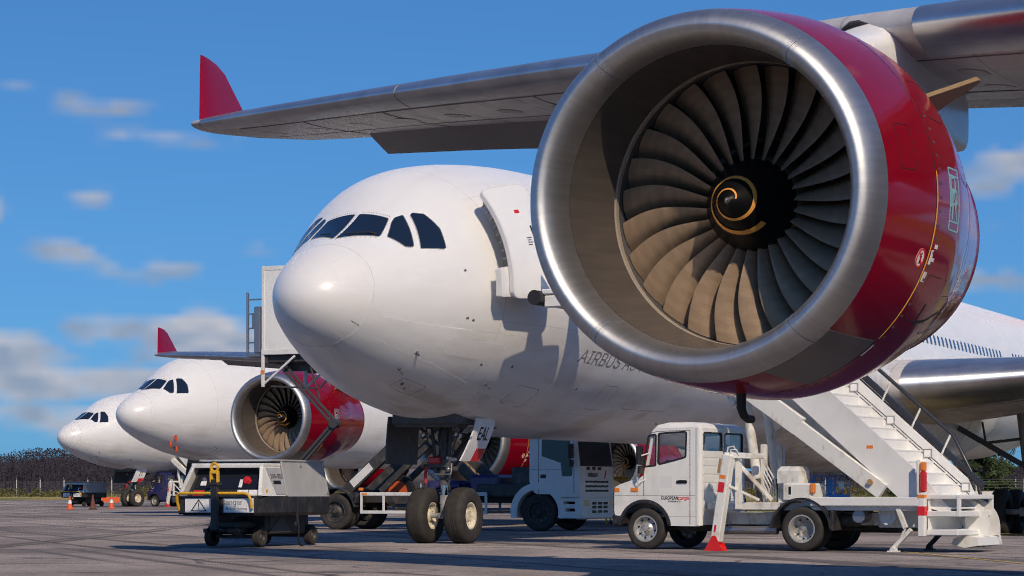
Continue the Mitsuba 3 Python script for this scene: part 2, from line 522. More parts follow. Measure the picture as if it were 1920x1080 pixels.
def fuselage_shape():
    xs = np.concatenate([np.linspace(.0, 1, 64) ** 2 * 4, np.linspace(4.1, 12, 50), np.linspace(13, 50, 24), np.linspace(51, 75.3, 30)])
    xs[0] = 1e-4
    vs = np.linspace(-pi * 2.82, pi * 2.82, 193)
    P = fus(xs[:, None], vs[None], .006 * (meshkit.noise(np.stack(np.broadcast_arrays(xs[:, None] * 2.0, vs[None] * 2.2, 0. * vs[None]), -1), 8) - .5) * ss(.5, 1.5, xs)[:, None] * ss(0, 1.2, 8.86 - np.abs(vs))[None])
    uv = np.stack(np.broadcast_arrays(xs[:, None], vs[None]), -1).reshape(-1, 2)
    n, m = len(xs), len(vs)
    i, j = np.meshgrid(np.arange(n - 1), np.arange(m - 1), indexing='ij')
    a = (i * m + j).ravel()
    q = np.stack([a, a + 1, a + m + 1, a + m], 1)
    return mikit.ply((P.reshape(-1, 3), q), 'fuselage_paint', smooth=True, uv=uv)


FUS = fuselage_shape()
# flight deck panes, outlines in (x, angle of the section)
PANES = {'w2': [(1.47, 91.4), (2.40, 91.6), (2.42, 113), (1.90, 120.5)],
         'w3': [(2.0, 124.5), (2.36, 117), (2.50, 115.8), (2.64, 118.5), (2.24, 143.5), (2.1, 140)],
         'w4': [(2.76, 120.5), (2.92, 127.5), (2.95, 141), (2.84, 154), (2.36, 146.5)]}


def pane_poly(k, side, grow=0.):
    p = [(x - .12, side * deg_v(a)) for x, a in PANES[k]]
    return Polygon(p).buffer(-.04).buffer(.04 + grow, quad_segs=4)


PANE_SH, SEAL_SH = {}, {}
for k in PANES:
    for s in (1, -1):
        PANE_SH[k, s] = shape(wrap(pane_poly(k, s), -.004, .014, fus, .10), 'cockpit_glass', 60)
        SEAL_SH[k, s] = shape(wrap(pane_poly(k, s, .018), -.004, .008, fus, .10), 'window_seal', 60)
principled('window_seal', (.36, .36, .37), .5)


bolts = MB()
for s in (1, -1):
    for k, (i0, i1) in (('w2', (1, 2)), ('w2', (0, 1)), ('w2', (3, 0))):
        (xa, aa_), (xb_, ab) = PANES[k][i0], PANES[k][i1]
        n_ = 13 if i0 == 1 else 9
        for t in np.linspace(.04, .96, n_):
            x, v = xa + (xb_ - xa) * t - .12 + (.075 if i0 == 1 else -.06 if i0 == 3 else 0), s * deg_v(aa_ + (ab - aa_) * t + (-1.6 if i0 == 0 else 0))
            m = wrap(Point(x, v).buffer(.013, quad_segs=3), -.003, .004, fus, .2)
            bolts.add(m.v[0], m.f[0])
BOLT_SH = shape(bolts, 'post_grey', False)


def strip(pts, w, h, off0=-.002):
    """A narrow strip along (x, v) points on the skin."""
    pts = np.asarray(pts, float)
    return wrap(LineString(pts).buffer(w / 2, cap_style=2), off0, h, fus, .25)


def radome_x(v):
    z = fus(1.0, v)[..., 2] - ZA
    return .92 + .16 * (z + .3)


rv = np.linspace(-8.8, 8.8, 150)
RING_SH = shape(strip(np.stack([radome_x(rv), rv], 1), .012, .006), 'seam_dark', 60)
def radome_shape():
    t, v = np.linspace(0.0, 1, 40) ** 2, np.linspace(-pi * 2.82, pi * 2.82, 121)
    X = np.maximum(t[:, None] * radome_x(v)[None], 1e-4)
    P = fus(X, v[None] + 0 * X, .0035 + 0 * X)
    P[0] = fus(np.array([1e-4]), np.array([0.]))[0] - [.0035, 0, 0]
    m = len(v)
    i, j = np.meshgrid(np.arange(39), np.arange(m - 1), indexing='ij')
    a = (i * m + j).ravel()
    return mikit.ply((P.reshape(-1, 3), np.stack([a, a + m, a + m + 1, a + 1], 1)), 'radome_paint', smooth=True)


RADOME = radome_shape()
divs = MB()
for a in (178, 208, 238, 268, 120, 60, 5, -30):
    v = deg_v(a)
    v = (v + 8.86) % 17.72 - 8.86
    m = strip([(.34, v), (radome_x(v) - .03, v)], .010, .0065)
    divs.add(m.v[0], m.f[0])
DIV_SH = shape(divs, 'seam_light', 60)
SEAM_SH = shape(strip([(1.0, deg_v(200)), (8.0, deg_v(206)), (13, deg_v(206))], .012, .003), 'seam_light', 60)
BAY_SH = shape(strip([(2.2, -8.1), (4.6, -7.3), (5.3, -7.6), (5.3, -8.7)], .02, .003), 'seam_dark', 60)
BAY2_SH = shape(strip([(1.0, deg_v(221)), (2.8, deg_v(226)), (5.2, deg_v(238))], .018, .003), 'seam_dark', 60)

# ---- nacelle
KL = .955
R_OUT = [(0, 1.43), (.010, 1.462), (.03, 1.492), (.07, 1.523), (.13, 1.552), (.2, 1.573), (.28, 1.590)]
R_COWL = [(.28, 1.590), (.45, 1.618), (.7, 1.65), (1.0, 1.682), (1.4, 1.71), (1.9, 1.722), (2.4, 1.66), (3.0, 1.55), (3.6, 1.415), (4.2, 1.305), (4.7, 1.21)]
R_IN = [(0, 1.43), (.010, 1.402), (.03, 1.375), (.07, 1.348), (.13, 1.324), (.22, 1.305), (.36, 1.295)]
R_DUCT = [(.36, 1.293), (.55, 1.288), (.8, 1.28), (1.1, 1.262), (1.2, 1.258)]
k_ = lambda pr: [(a, r * KL) for a, r in pr]
R_OUT, R_COWL, R_IN, R_DUCT = k_(R_OUT), k_(R_COWL), k_(R_IN), k_(R_DUCT)
R_ALL = PchipInterpolator(*zip(*(R_OUT + R_COWL[1:])))
FAN_R = R_DUCT[-1][1] - .012


def droop(a):
    return -.05 * (1 - np.clip(a / 1.3, 0, 1))


def lean(a):
    return .055 * (1 - np.clip(a / 1.3, 0, 1))


def revolve(prof, mat, n=144, smooth=True, fine=None):
    prof = np.array(prof, float)
    if fine:
        d = np.concatenate([[0], np.cumsum(np.linalg.norm(np.diff(prof, axis=0), axis=1))])
        t = np.linspace(0, d[-1], fine)
        prof = np.stack([PchipInterpolator(d, prof[:, 0])(t), PchipInterpolator(d, prof[:, 1])(t)], 1)
    ps = np.linspace(0, 2 * pi, n + 1)
    A, R = prof[:, 0][:, None], prof[:, 1][:, None]
    V = np.stack(np.broadcast_arrays(A, -R * np.sin(ps) + lean(A), R * np.cos(ps) + droop(A)), -1).reshape(-1, 3)
    L = np.concatenate([[0], np.cumsum(np.linalg.norm(np.diff(prof, axis=0), axis=1))])
    uv = np.stack(np.broadcast_arrays(L[:, None], ps[None] * 1.5), -1).reshape(-1, 2)
    m = n + 1
    i, j = np.meshgrid(np.arange(len(prof) - 1), np.arange(n), indexing='ij')
    a = (i * m + j).ravel()
    return mikit.ply((V, np.stack([a, a + m, a + m + 1, a + 1], 1)), mat, smooth=smooth, uv=uv)


def nac(a, v, off=0.):
    """Point of the cowl a metres aft of the lip, v metres (at 1.6 m radius) round from the top towards the left wing side."""
    a, v = np.broadcast_arrays(np.asarray(a, float), np.asarray(v, float))
    r = R_ALL(np.clip(a, 0, 4.7)) + off
    ps = v / 1.6
    return np.stack([a, -r * np.sin(ps) + lean(a), r * np.cos(ps) + droop(a)], -1)


nac_up = lambda u, v, h: nac(u, -v, h)        # v upwards, for lettering on the side that faces left
ENG = []                                     # (part, sub-part of, shape)
e_cowl = revolve(R_COWL + [(4.7, 1.17), (4.3, 1.15)], 'nacelle_paint', fine=70)
ENG.append(('inlet_lip', revolve(R_IN[::-1] + R_OUT[1:], 'lip_metal', fine=60), None))
ENG.append(('inlet_duct', revolve(R_DUCT, 'duct_metal', fine=14), None))
ENG.append(('case_ring', revolve([(1.2, R_DUCT[-1][1]), (1.2, R_DUCT[-1][1] + .022), (1.21, R_DUCT[-1][1] + .026), (1.24, R_DUCT[-1][1] + .026), (1.245, R_DUCT[-1][1] + .002), (1.30, R_DUCT[-1][1] + .0)], 'ring_metal', smooth=30 if False else False), None))
ENG.append(('fan_case', revolve([(1.30, R_DUCT[-1][1]), (2.1, 1.17), (2.1, .3)], 'gear_dark', n=72, smooth=False), None))
ENG.append(('core_splitter', revolve([(1.80, .60), (1.77, .62), (1.80, .64), (2.0, .66)], 'grey_metal', n=72), None))
vn = MB()
for i in range(40):
    t = i / 40 * 2 * pi
    R = np.array([[1, 0, 0], [0, math.cos(t), -math.sin(t)], [0, math.sin(t), math.cos(t)]])
    vn.box((1.82, -.012, .62), (2.05, .012, 1.15), .004, R)
ENG.append(('guide_vane', shape(vn, 'gear_dark', False), None))


def spinner():
    t = np.linspace(0, 1, 24)
    prof = [(.74 + .52 * q, .378 * (q ** .74)) for q in t] + [(1.36, .395)]
    return prof


SPIN = spinner()
SPR = PchipInterpolator([a for a, r in SPIN], [r for a, r in SPIN])
ENG.append(('spinner', revolve(SPIN, 'spinner_black', n=64), None))
t = np.linspace(0, 1, 90)
ang = math.radians(278) + t * math.radians(672)
rho = .062 + .205 * t ** .9
wd = .006 + .010 * t
SPA = PchipInterpolator([r for a, r in SPIN], [a for a, r in SPIN])
sv = []
for s in (-1, 1):
    r_ = rho + s * wd
    a_ = SPA(r_) - .008
    r_ = r_ + .004
    sv.append(np.stack([a_, r_ * np.sin(ang) + lean(a_), r_ * np.cos(ang) + droop(a_)], 1))
sp = MB().add(np.vstack(sv), [[i, i + 1, 90 + i + 1, 90 + i] for i in range(89)])
ENG.append(('spiral_mark', mikit.ply(sp.mesh(), 'spiral_orange', smooth=True), 'spinner'))
ENG.append(('spinner_tip', shape(MB().lathe([(.722, .0), (.725, .010), (.737, .018), (.758, .028)], 16, (0, lean(.73), droop(.73)), ax='x'), 'grey_metal', True), 'spinner'))


def blade_shape():
    nr, nc = 22, 13
    r = np.linspace(.375, FAN_R, nr)[:, None]
    s = (r - .375) / (FAN_R - .375)
    c = np.linspace(0, 1, nc)[None]
    le = np.radians(4.6 * np.sin(s ** .9 * pi) - 2.2 * s)      # clockwise lead of the front edge
    ale = 1.30 - .05 * np.sin(s * pi) + .05 * s
    dth = np.radians(15.5 + 1.5 * np.sin(s * pi) - 3.0 * s ** 1.5)             # circumferential run of the chord
    dax = .36 - .23 * s ** .8
    th = le - dth * (c + .20 * np.sin(c * pi) * (1 - c) * s)
    a = ale + dax * (c - .16 * np.sin(c * pi) * (1 - .3 * s))
    P = np.stack([a + 0 * th, -r * np.sin(th), r * np.cos(th)], -1)
    du = np.gradient(P, axis=1)
    dv = np.gradient(P, axis=0)
    n = np.cross(du, dv)
    n /= np.linalg.norm(n, axis=-1, keepdims=True)
    th_ = (.002 + .011 * np.sin(np.clip(c, 0, 1) * pi) ** .7)[..., None]
    A, B = P + n * th_, P - n * th_
    V = np.concatenate([A.reshape(-1, 3), B.reshape(-1, 3)])
    uv = np.stack(np.broadcast_arrays(c * .4, r), -1).reshape(-1, 2)
    i, j = np.meshgrid(np.arange(nr - 1), np.arange(nc - 1), indexing='ij')
    k = (i * nc + j).ravel()
    q = np.stack([k, k + 1, k + nc + 1, k + nc], 1)
    F = np.vstack([q, q[:, ::-1] + nr * nc])
    edge = []
    for col in (0, nc - 1):
        for i in range(nr - 1):
            u0, u1 = i * nc + col, (i + 1) * nc + col
            edge.append([u0, u1, u1 + nr * nc, u0 + nr * nc])
    F = np.vstack([F, edge])
    return mikit.ply((V, F), 'blade_metal', smooth=True, uv=np.vstack([uv, uv]))


BLADE = blade_shape()
NBLADE = 26
fills = MB()
ENG_HUB = revolve([(1.33, .365), (1.36, .385), (1.75, .47)], 'ring_metal', n=64)
ENG.append(('fan_hub', ENG_HUB, None))
# marks on the cowl
C_ = []
C_.append(('lower_panel', shape(wrap(rrect(.285, 1.22, -math.radians(161) * 1.6, -math.radians(137) * 1.6, .01), -.003, .004, nac_up, .12), 'cowl_grey', 60), 'bare grey metal panel low on the cowl'))
C_.append(('seam_line', shape(wrap(LineString([(1.24, -x) for x in np.linspace(1.0, 9.0, 80)]).buffer(.006, cap_style=2), -.003, .002, nac_up, .2), 'ink_black', 60), None))
C_.append(('orange_line', shape(wrap(LineString([(1.26, -1.6 * math.radians(x)) for x in np.linspace(83, 136, 40)]).buffer(.006, cap_style=2), -.002, .004, nac_up, .2), 'orange_line', 60), None))
C_.append(('seam_line', shape(wrap(LineString([(2.9, -x) for x in np.linspace(1.0, 9.0, 80)]).buffer(.006, cap_style=2), -.003, .002, nac_up, .2), 'ink_black', 60), None))
sl = unary_union([LineString([(1.75, -1.6 * math.radians(128)), (2.55, -1.6 * math.radians(124))]).buffer(.014), LineString([(1.75, -1.6 * math.radians(128)), (1.75, -1.6 * math.radians(122))]).buffer(.02)])
C_.append(('vent_slot', shape(wrap(sl, -.003, .003, nac_up, .15), 'ink_black', 60), None))
vy = -1.6 * math.radians(109)
ro = Point(1.10, vy).buffer(.085, quad_segs=12)
C_.append(('warning_roundel', shape(wrap(ro, -.002, .003, nac_up, .08), 'sticker_white', 60), 'red ringed no-step roundel'))
ri = unary_union([ro.difference(Point(1.10, vy).buffer(.066)), LineString([(1.05, vy + .05), (1.15, vy - .05)]).buffer(.009)]).intersection(ro)
C_.append(('roundel_ring', shape(wrap(ri, .0, .005, nac_up, .08), 'sticker_red', 60), None))
man = unary_union([Point(1.105, vy + .036).buffer(.013), sbox(1.092, vy - .045, 1.118, vy + .02)])
C_.append(('roundel_figure', shape(wrap(man, .0, .0045, nac_up, .08), 'ink_black', 60), None))
for (x0, y0, w, h) in ((1.31, 106.0, .05, .12), (1.36, 104.2, .07, .035), (1.36, 108.2, .07, .03), (1.30, 112.6, .075, .085), (1.27, 138.5, .03, .14)):
    q = -1.6 * math.radians(y0)
    C_.append(('notice_label', shape(wrap(sbox(x0, q - h, x0 + w, q), -.002, .003, nac_up, .1), 'sticker_white', 60), None))
for (a0, a1, d0, d1) in ((1.45, 2.05, 113, 128), (2.15, 2.7, 60, 82), (1.5, 1.9, 52, 66), (.55, .85, 70, 84), (2.2, 2.75, 118, 132)):
    o = rrect(a0, a1, -1.6 * math.radians(d1), -1.6 * math.radians(d0), .03)
    C_.append(('access_panel', shape(wrap(o.difference(o.buffer(-.006)), -.003, .0025, nac_up, .15), 'ink_black', 60), None))
lt_ = MB()
for dg in np.linspace(66, 172, 27):
    m = wrap(rrect(1.33, 1.37, -1.6 * math.radians(dg) - .012, -1.6 * math.radians(dg) + .012, .005), -.002, .004, nac_up, .2)
    lt_.add(m.v[0], m.f[0])
C_.append(('cowl_fastener', shape(lt_, 'gear_dark', 60), None))
# maker's badge: a tall outlined panel with two interlaced letters
bq = -1.6 * math.radians(99)
bw, bh = .30, .52
badge = rrect(1.62, 1.62 + bw, bq, bq + bh, .02)
bl = badge.difference(badge.buffer(-.014))
lt = []
for dx, dy in ((.045, .20), (.085, .10)):
    X, Y = 1.62 + dx, bq + dy
    lt += [LineString([(X, Y), (X, Y + .24)]), LineString([(X, Y + .24), (X + .10, Y + .24), (X + .13, Y + .215), (X + .13, Y + .15), (X + .10, Y + .12), (X, Y + .12)]), LineString([(X + .06, Y + .12), (X + .14, Y)])]
bl = unary_union([bl, sbox(1.63, bq + .07, 1.62 + bw - .01, bq + .085), sbox(1.63, bq + bh - .075, 1.62 + bw - .01, bq + bh - .06)] + [l.buffer(.010) for l in lt])
C_.append(('maker_badge', shape(wrap(bl, -.002, .004, nac_up, .1), 'badge_teal', 60), 'pale blue outlined badge of two interlaced letters'))
# joints and rivets of the lip
lipj, liprv = MB(), MB()
LP = np.array(R_IN[::-1] + R_OUT[1:])
for ps in (36, 143, 217, 323):
    t = math.radians(ps)
    def lp(i, dt, off):
        a, r = LP[i]
        e = LP[min(i + 1, len(LP) - 1)] - LP[max(i - 1, 0)]
        n = np.array([-e[1], e[0]]) / np.linalg.norm(e)
        n = n if n[0] < 0 or (abs(n[0]) < .3 and i > 6 and n[1] > 0) or (i <= 6 and n[1] < 0 and n[0] <= .3) else -n
        a, r = a + n[0] * off, r + n[1] * off
        return np.array([a, -r * math.sin(t + dt) + lean(a), r * math.cos(t + dt) + droop(a)])
    N = len(LP)
    V = [lp(i, d, .002) for i in range(N) for d in (-.0022, .0022)]
    lipj.add(V, [[2 * i, 2 * i + 1, 2 * i + 3, 2 * i + 2] for i in range(N - 1)])
    for i in range(1, N - 2):
        for d in (-.02, -.011, .011, .02, .028, -.028):
            for fr in (0, .5):
                c = lp(i, d, .001) * (1 - fr) + lp(i + 1, d, .001) * fr
                liprv.tm(trimesh.creation.icosphere(0, .0042)) if False else liprv.add(trimesh.creation.box((.005, .005, .005)).vertices + c, trimesh.creation.box((.005, .005, .005)).faces)
for j_ in range(4):
    ENG.append(('lip_joint', shape(MB().add(lipj.v[j_], lipj.f[j_] - 2 * len(LP) * j_), 'ink_grey', False), 'inlet_lip'))
ENG.append(('rivet_row', shape(liprv, 'rivet_metal', False), 'inlet_lip'))
pr = []
for i in range(6, 11):
    pass
pq = [(i, d) for i in range(0, 0)]
ENG.append(('drain_mast', shape(MB().tube([(1.05, 0, -1.50), (1.05, 0, -1.74), (1.09, -.01, -1.80), (1.17, -.02, -1.83), (1.24, -.03, -1.83)], [.045, .04, .036, .034, .034], 14), 'ink_black', 40), None))
stv = MB().prism([(1.75, 1.10), (2.15, 1.52), (2.95, 1.98), (3.05, 1.98), (2.75, 1.30), (2.6, 1.1)], -.02, .02, 'xz')
sv_ = stv.v[0]
t = math.radians(52)
sv_ = np.stack([sv_[:, 0], -(sv_[:, 2] * math.sin(t)) + sv_[:, 1] * math.cos(t), sv_[:, 2] * math.cos(t) + sv_[:, 1] * math.sin(t)], 1)
ENG.append(('strake', shape(MB().add(sv_, stv.f[0]), 'brown_strake'), None))
principled('brown_strake', (.30, .20, .10), .45)
ENG.append(('exhaust_core', revolve([(4.3, .95), (5.4, .72), (5.5, .55), (6.3, .08), (6.35, .0)], 'grey_metal', n=48), None))


def engine(plane, O, M, detail=True, label=None):
    E = M @ T4().translate([float(q) for q in O])
    key = put(plane, 'engine', e_cowl, E, label)
    idx = {}
    for name, sh, up in ENG:
        if not detail and name in ('rivet_row', 'guide_vane', 'lip_joint', 'core_splitter', 'case_ring'):
            continue
        k = put(key, name, sh, E, **({'kind': 'stuff'} if name in ('rivet_row', 'guide_vane') else {}))            # pieces of a spinner or lip stay at this depth: no fourth level
    if detail:
        for name, sh, lb in C_:
            put(key, name, sh, E, lb, **({'kind': 'stuff'} if name == 'cowl_fastener' else {}))
    for i in range(NBLADE):
        put(key, 'fan_blade', BLADE, E @ T4().rotate([1, 0, 0], 360. * i / NBLADE + 4))
    return key


# ---- wing
def le_x(y):
    return 27.6 + .64 * (y - 3.6)


WY = [0.5, 2., 3.6] + list(np.arange(4.2, 31.3, .35)) + [31.3, 31.6, 31.8, 31.95]
CH = PchipInterpolator([0, 3.6, 11, 19.25, 27, 31.3, 31.9], [13.4, 12.0, 7.4, 5.4, 3.6, 2.55, 1.7])
THK = PchipInterpolator([0, 3.6, 11, 31.9], [.15, .145, .115, .10])
ZL = PchipInterpolator([0, 3.6, 19.25, 31.9], [3.75, 4.0, 5.63, 6.56])
INC = PchipInterpolator([0, 3.6, 11, 31.9], [3.2, 3.0, 1.6, -.5])
q = np.linspace(0, 1, 30)
cx = .5 * (1 - np.cos(q * pi))


def foil(y, x, up):
    """Height above the chord line, as a fraction of the chord."""
    t = THK(y)
    y5 = 5 * t * (.2969 * np.sqrt(np.maximum(x, 0)) - .126 * x - .3516 * x ** 2 + .2843 * x ** 3 - .1026 * x ** 4)
    camber = .012 * np.sin(np.clip(x, 0, 1) * pi) + .012 * np.maximum(x - .5, 0)
    return camber + (1.05 * y5 if up else -.95 * y5)


def wpt(y, x, h, side=1):
    """Wing point: span y, chord fraction x, height h in chords."""
    c, i = CH(y), math.radians(float(INC(y)))
    X, Z = x * c, h * c
    return np.stack([le_x(y) + X * math.cos(i) + Z * math.sin(i), np.full_like(X, y) * side, ZL(y) - X * math.sin(i) + Z * math.cos(i)], -1)


def wing_loop(y, x0, x1, side=1, grow=0., n=26):
    t = .5 * (1 - np.cos(np.linspace(0, 1, n) * pi))
    xs = x0 + (x1 - x0) * t
    c = float(CH(y))
    if x0 > 0:
        up = wpt(y, xs[::-1], foil(y, xs[::-1], True) + grow / c, side)
        lo = wpt(y, xs, foil(y, xs, False) - grow / c, side)
        return np.vstack([up, lo])
    u = x1 * np.linspace(1, 0, n) ** 2
    up = wpt(y, u, foil(y, u, True) + grow / c * np.clip(u * 40, 0, 1), side)
    lo = wpt(y, u[::-1][1:], foil(y, u[::-1][1:], False) - grow / c * np.clip(u[::-1][1:] * 40, 0, 1), side)
    P = np.vstack([up, lo])
    if grow:
        P[:, 0] -= grow * np.clip(1 - np.concatenate([u, u[::-1][1:]]) * 40, 0, 1)
    return P


def wing_piece(ys, x0, x1, mat, side=1, grow=0., n=26, rot=0., hinge=None, smooth=38, drop=0., aft=0.):
    rings = [wing_loop(y, x0, x1, side, grow, n) for y in ys]
    if rot:
        rr = []
        for y, r in zip(ys, rings):
            h = wpt(y, np.array([hinge]), foil(y, np.array([hinge]), False) * .6, side)[0]
            a = math.radians(rot)
            d = r - h
            e = d.copy()
            e[:, 0] = d[:, 0] * math.cos(a) + d[:, 2] * math.sin(a)
            e[:, 2] = -d[:, 0] * math.sin(a) + d[:, 2] * math.cos(a)
            rr.append(h + e + np.array([aft, 0, -drop]))
        rings = rr
    m = MB().loft(rings)
    tm = m.mesh()
    w_ = tm.vertices * [2.6, 2.2, 0] + [0, 0, 5.]
    tm.vertices[:, 2] += .007 * (meshkit.noise(w_, 4) - .5) * (np.abs(tm.vertices[:, 1]) > 4)
    f = tm.faces if side < 0 else tm.faces[:, ::-1]
    v = np.array(tm.vertices)
    uv = np.stack([v[:, 0] - le_x(np.abs(v[:, 1])), np.abs(v[:, 1])], 1)
    s = trimesh.Trimesh(v, f, process=False)
    s2 = trimesh.graph.smooth_shade(s, angle=math.radians(smooth), facet_minarea=None)
    v2 = np.array(s2.vertices)
    uv2 = np.stack([v2[:, 0] - le_x(np.abs(v2[:, 1])), np.abs(v2[:, 1])], 1)
    return mikit.ply(s2, mat, smooth=True, uv=uv2)


def span(a, b, n=8):
    return list(np.linspace(a, b, n))


WING = {}
for s in (1, -1):
    L = []
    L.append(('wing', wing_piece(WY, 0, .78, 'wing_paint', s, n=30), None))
    L += [('slat', wing_piece(span(a, b), 0, .13, 'slat_metal', s, .008, n=18), None) for a, b in ((3.65, 8.6), (10.2, 14.4), (14.44, 18.7), (20.3, 26.9), (26.94, 31.7))]
    L += [('flap', wing_piece(span(a, b), .785, 1., 'flap_grey', s, 0., n=10), None) for a, b in ((3.4, 10.9), (11., 21.9))]
    L += [('aileron', wing_piece(span(a, b), .785, 1., 'flap_grey', s, 0., n=10, rot=24, hinge=.785), None) for a, b in ((22.0, 25.6), (25.65, 29.4))]
    L.append(('wing_trailing_edge', wing_piece(span(29.45, 31.8, 4), .785, 1., 'wing_paint', s, 0., n=10), None))
    # winglet
    base, top = wpt(31.8, np.array([.02, .98]), np.array([.0, .0]), s), None
    b0, b1 = base[0] + [0.05, 0, 0], base[0] + [1.75, 0, .02]
    t0, t1 = b0 + [.62, .36 * s, 1.16], b0 + [1.16, .36 * s, 1.14]
    rings = []
    for k in np.linspace(0, 1, 7):
        p0, p1 = b0 + (t0 - b0) * k, b1 + (t1 - b1) * k
        if k == 1:
            p1 = p1 + [-.06, 0, -.05]
        c = np.linalg.norm(p1 - p0)
        u = np.concatenate([np.linspace(0, 1, 9) ** 1.6, (np.linspace(1, 0, 9) ** 1.6)[1:-1]])
        h = np.concatenate([np.sin(np.linspace(0, 1, 9) ** .8 * pi) * .045, -np.sin(np.linspace(1, 0, 9) ** .8 * pi)[1:-1] * .045]) * c
        nrm = np.array([0, 1, -.25 * s])
        rings.append(p0 + u[:, None] * (p1 - p0) + h[:, None] * nrm)
    L.append(('winglet', shape(MB().loft(rings), 'winglet_paint', 50), None))
    # flap track fairings
    for y in (7.5, 14.2, 17.3, 23.2):
        c0 = wpt(y, np.array([.55]), foil(y, np.array([.55]), False), s)[0]
        c = float(CH(y))
        rings = []
        for k, r in zip(np.linspace(0, 1, 11), np.sin(np.linspace(.02, .985, 11) ** .8 * pi) ** .7):
            cc = c0 + np.array([k * c * .58, 0, -.16 - .14 * k])
            a = np.linspace(0, 2 * pi, 12, endpoint=False)
            rings.append(cc + np.stack([0 * a, .17 * r * np.cos(a), .27 * r * np.sin(a)], 1))
        L.append(('flap_track_fairing', shape(MB().loft(rings), 'flap_grey', 60), None))
    # fuel access panels and skin joints under the wing
    def under(u, v, h):
        y = np.clip(v, .6, 31.9)
        c = CH(y)
        x = np.clip((u - le_x(y)) / c, .01, .99)
        i = np.radians(INC(y))
        zz = foil(y, x, False) * c - h
        return np.stack([le_x(y) + x * c * np.cos(i) + zz * np.sin(i), y * s, ZL(y) - x * c * np.sin(i) + zz * np.cos(i)], -1)
    for y in np.arange(5.2, 31., 1.02):
        for fr in (.30, .52) if y < 24 else (.40,):
            c = float(CH(y))
            x0 = le_x(y) + fr * c
            o = rrect(x0 - .22, x0 + .22, y - .15, y + .15, .14)
            L.append(('access_panel', shape(wrap(o, -.002, .007, under, .2), 'flap_grey' if rng.random() < .4 else 'panel_pale', 50), None))
    jn = MB()
    for y in (12.4, 16.0, 21.2, 24.6, 27.6, 29.42):
        c = float(CH(y))
        m = wrap(LineString([(le_x(y) + .15 * c, y), (le_x(y) + .77 * c, y)]).buffer(.012, cap_style=2), -.002, .006, under, .3)
        jn.add(m.v[0], m.f[0])
    for fr in (.155, .60):
        m = wrap(LineString([(le_x(y) + fr * float(CH(y)), y) for y in np.arange(4.5, 31.2, .5)]).buffer(.012, cap_style=2), -.002, .006, under, .4)
        jn.add(m.v[0], m.f[0])
    L.append(('skin_joint', shape(jn, 'ink_grey', 50), None))
    # static wicks
    w = MB()
    for y in (22.6, 23.5, 24.4, 25.3, 26.2):
        e = wpt(y, np.array([1.0]), np.array([-.03]), s)[0]
        e = e + np.array([-.06, 0, -.42 * .75])
        w.cyl(e, e + [.16, 0, -.10], .007, 6)
    L.append(('static_wick', shape(w, 'ink_black'), None))
    WING[s] = L


def pylon_shape(y, xl, zl, s):
    rings = []
    zt = float(ZL(y))
    xle = le_x(y)
    for x, zb, zu, w in ((xl + 3.0, zl + 1.45, zl + 1.62, .05), (xl + 3.7, zl + 1.35, zl + 1.80, .24), (xle - .25, zl + 1.2, zt - .10, .32), (xle + .15, zl + 1.2, zt + .12, .35), (xle + .9, zl + 1.2, zt + .0, .35), (xle + 1.8, zl + 1.2, zt - .02, .32), (xle + 3.6, zl + 1.35, zt - .12, .16)):
        a = np.linspace(0, 2 * pi, 16, endpoint=False)
        e = np.sign(np.cos(a)) * np.abs(np.cos(a)) ** .5, np.sign(np.sin(a)) * np.abs(np.sin(a)) ** .5
        rings.append(np.stack([np.full(16, x), y * s + w * e[0], (zb + zu) / 2 + (zu - zb) / 2 * e[1]], 1))
    return shape(MB().loft(rings), 'white_gloss', 50)


EO, EI = (32.717, 19.25, 3.50), (26.815, 9.37, 2.58)
PYL = {(k, s): pylon_shape(e[1], e[0], e[2], s) for k, e in (('o', EO), ('i', EI)) for s in (1, -1)}


# ---- belly fairing, tail
def fairing_shape():
    rings = []
    for k in np.linspace(0, 1, 26):
        x = 23.2 + 21.5 * k
        f = min(1, math.sin(min(k / .30, 1) * pi / 2)) * (1 if k < .62 else math.cos((k - .62) / .38 * pi / 2) ** .7)
        w, zb, zt = 2.55 + .95 * f, -2.55 - .85 * f, -1.0 + .75 * f
        a = np.linspace(pi * 1.02, 1.98 * pi, 36)
        e = 2 / 2.6
        co, si = np.sign(np.cos(a)) * np.abs(np.cos(a)) ** e, np.sign(np.sin(a)) * np.abs(np.sin(a)) ** e
        r = np.stack([np.full(36, x), w * co, zt + (zt - zb) * si + ZA], 1)
        rings.append(np.vstack([r, [[x, w * .7, zt + .5 + ZA], [x, -w * .7, zt + .5 + ZA]]]))
    m = MB().loft(rings)
    tm = m.mesh()
    return shape(m, 'fairing_paint', 60)


principled('fairing_paint', dirty((.68, .68, .68), .6, (.26, .22, .19), .9, .4, .75), .24)
FAIR = fairing_shape()


def fin_shape():
    rings = []
    for k in np.linspace(0, 1, 8):
        z = 2.5 + 8.4 * k + ZA
        x0, x1 = 62.0 + 6.9 * k, 71.4 + 2.8 * k
        c = x1 - x0
        u = np.concatenate([np.linspace(0, 1, 10) ** 1.6, (np.linspace(1, 0, 10) ** 1.6)[1:-1]])
        h = np.concatenate([np.sin(np.linspace(0, 1, 10) ** .75 * pi) * .05, -np.sin(np.linspace(1, 0, 10) ** .75 * pi)[1:-1] * .05]) * c
        rings.append(np.stack([x0 + u * c, h, np.full_like(u, z)], 1))
    return shape(MB().loft(rings), 'livery_red', 60)


FIN = fin_shape()


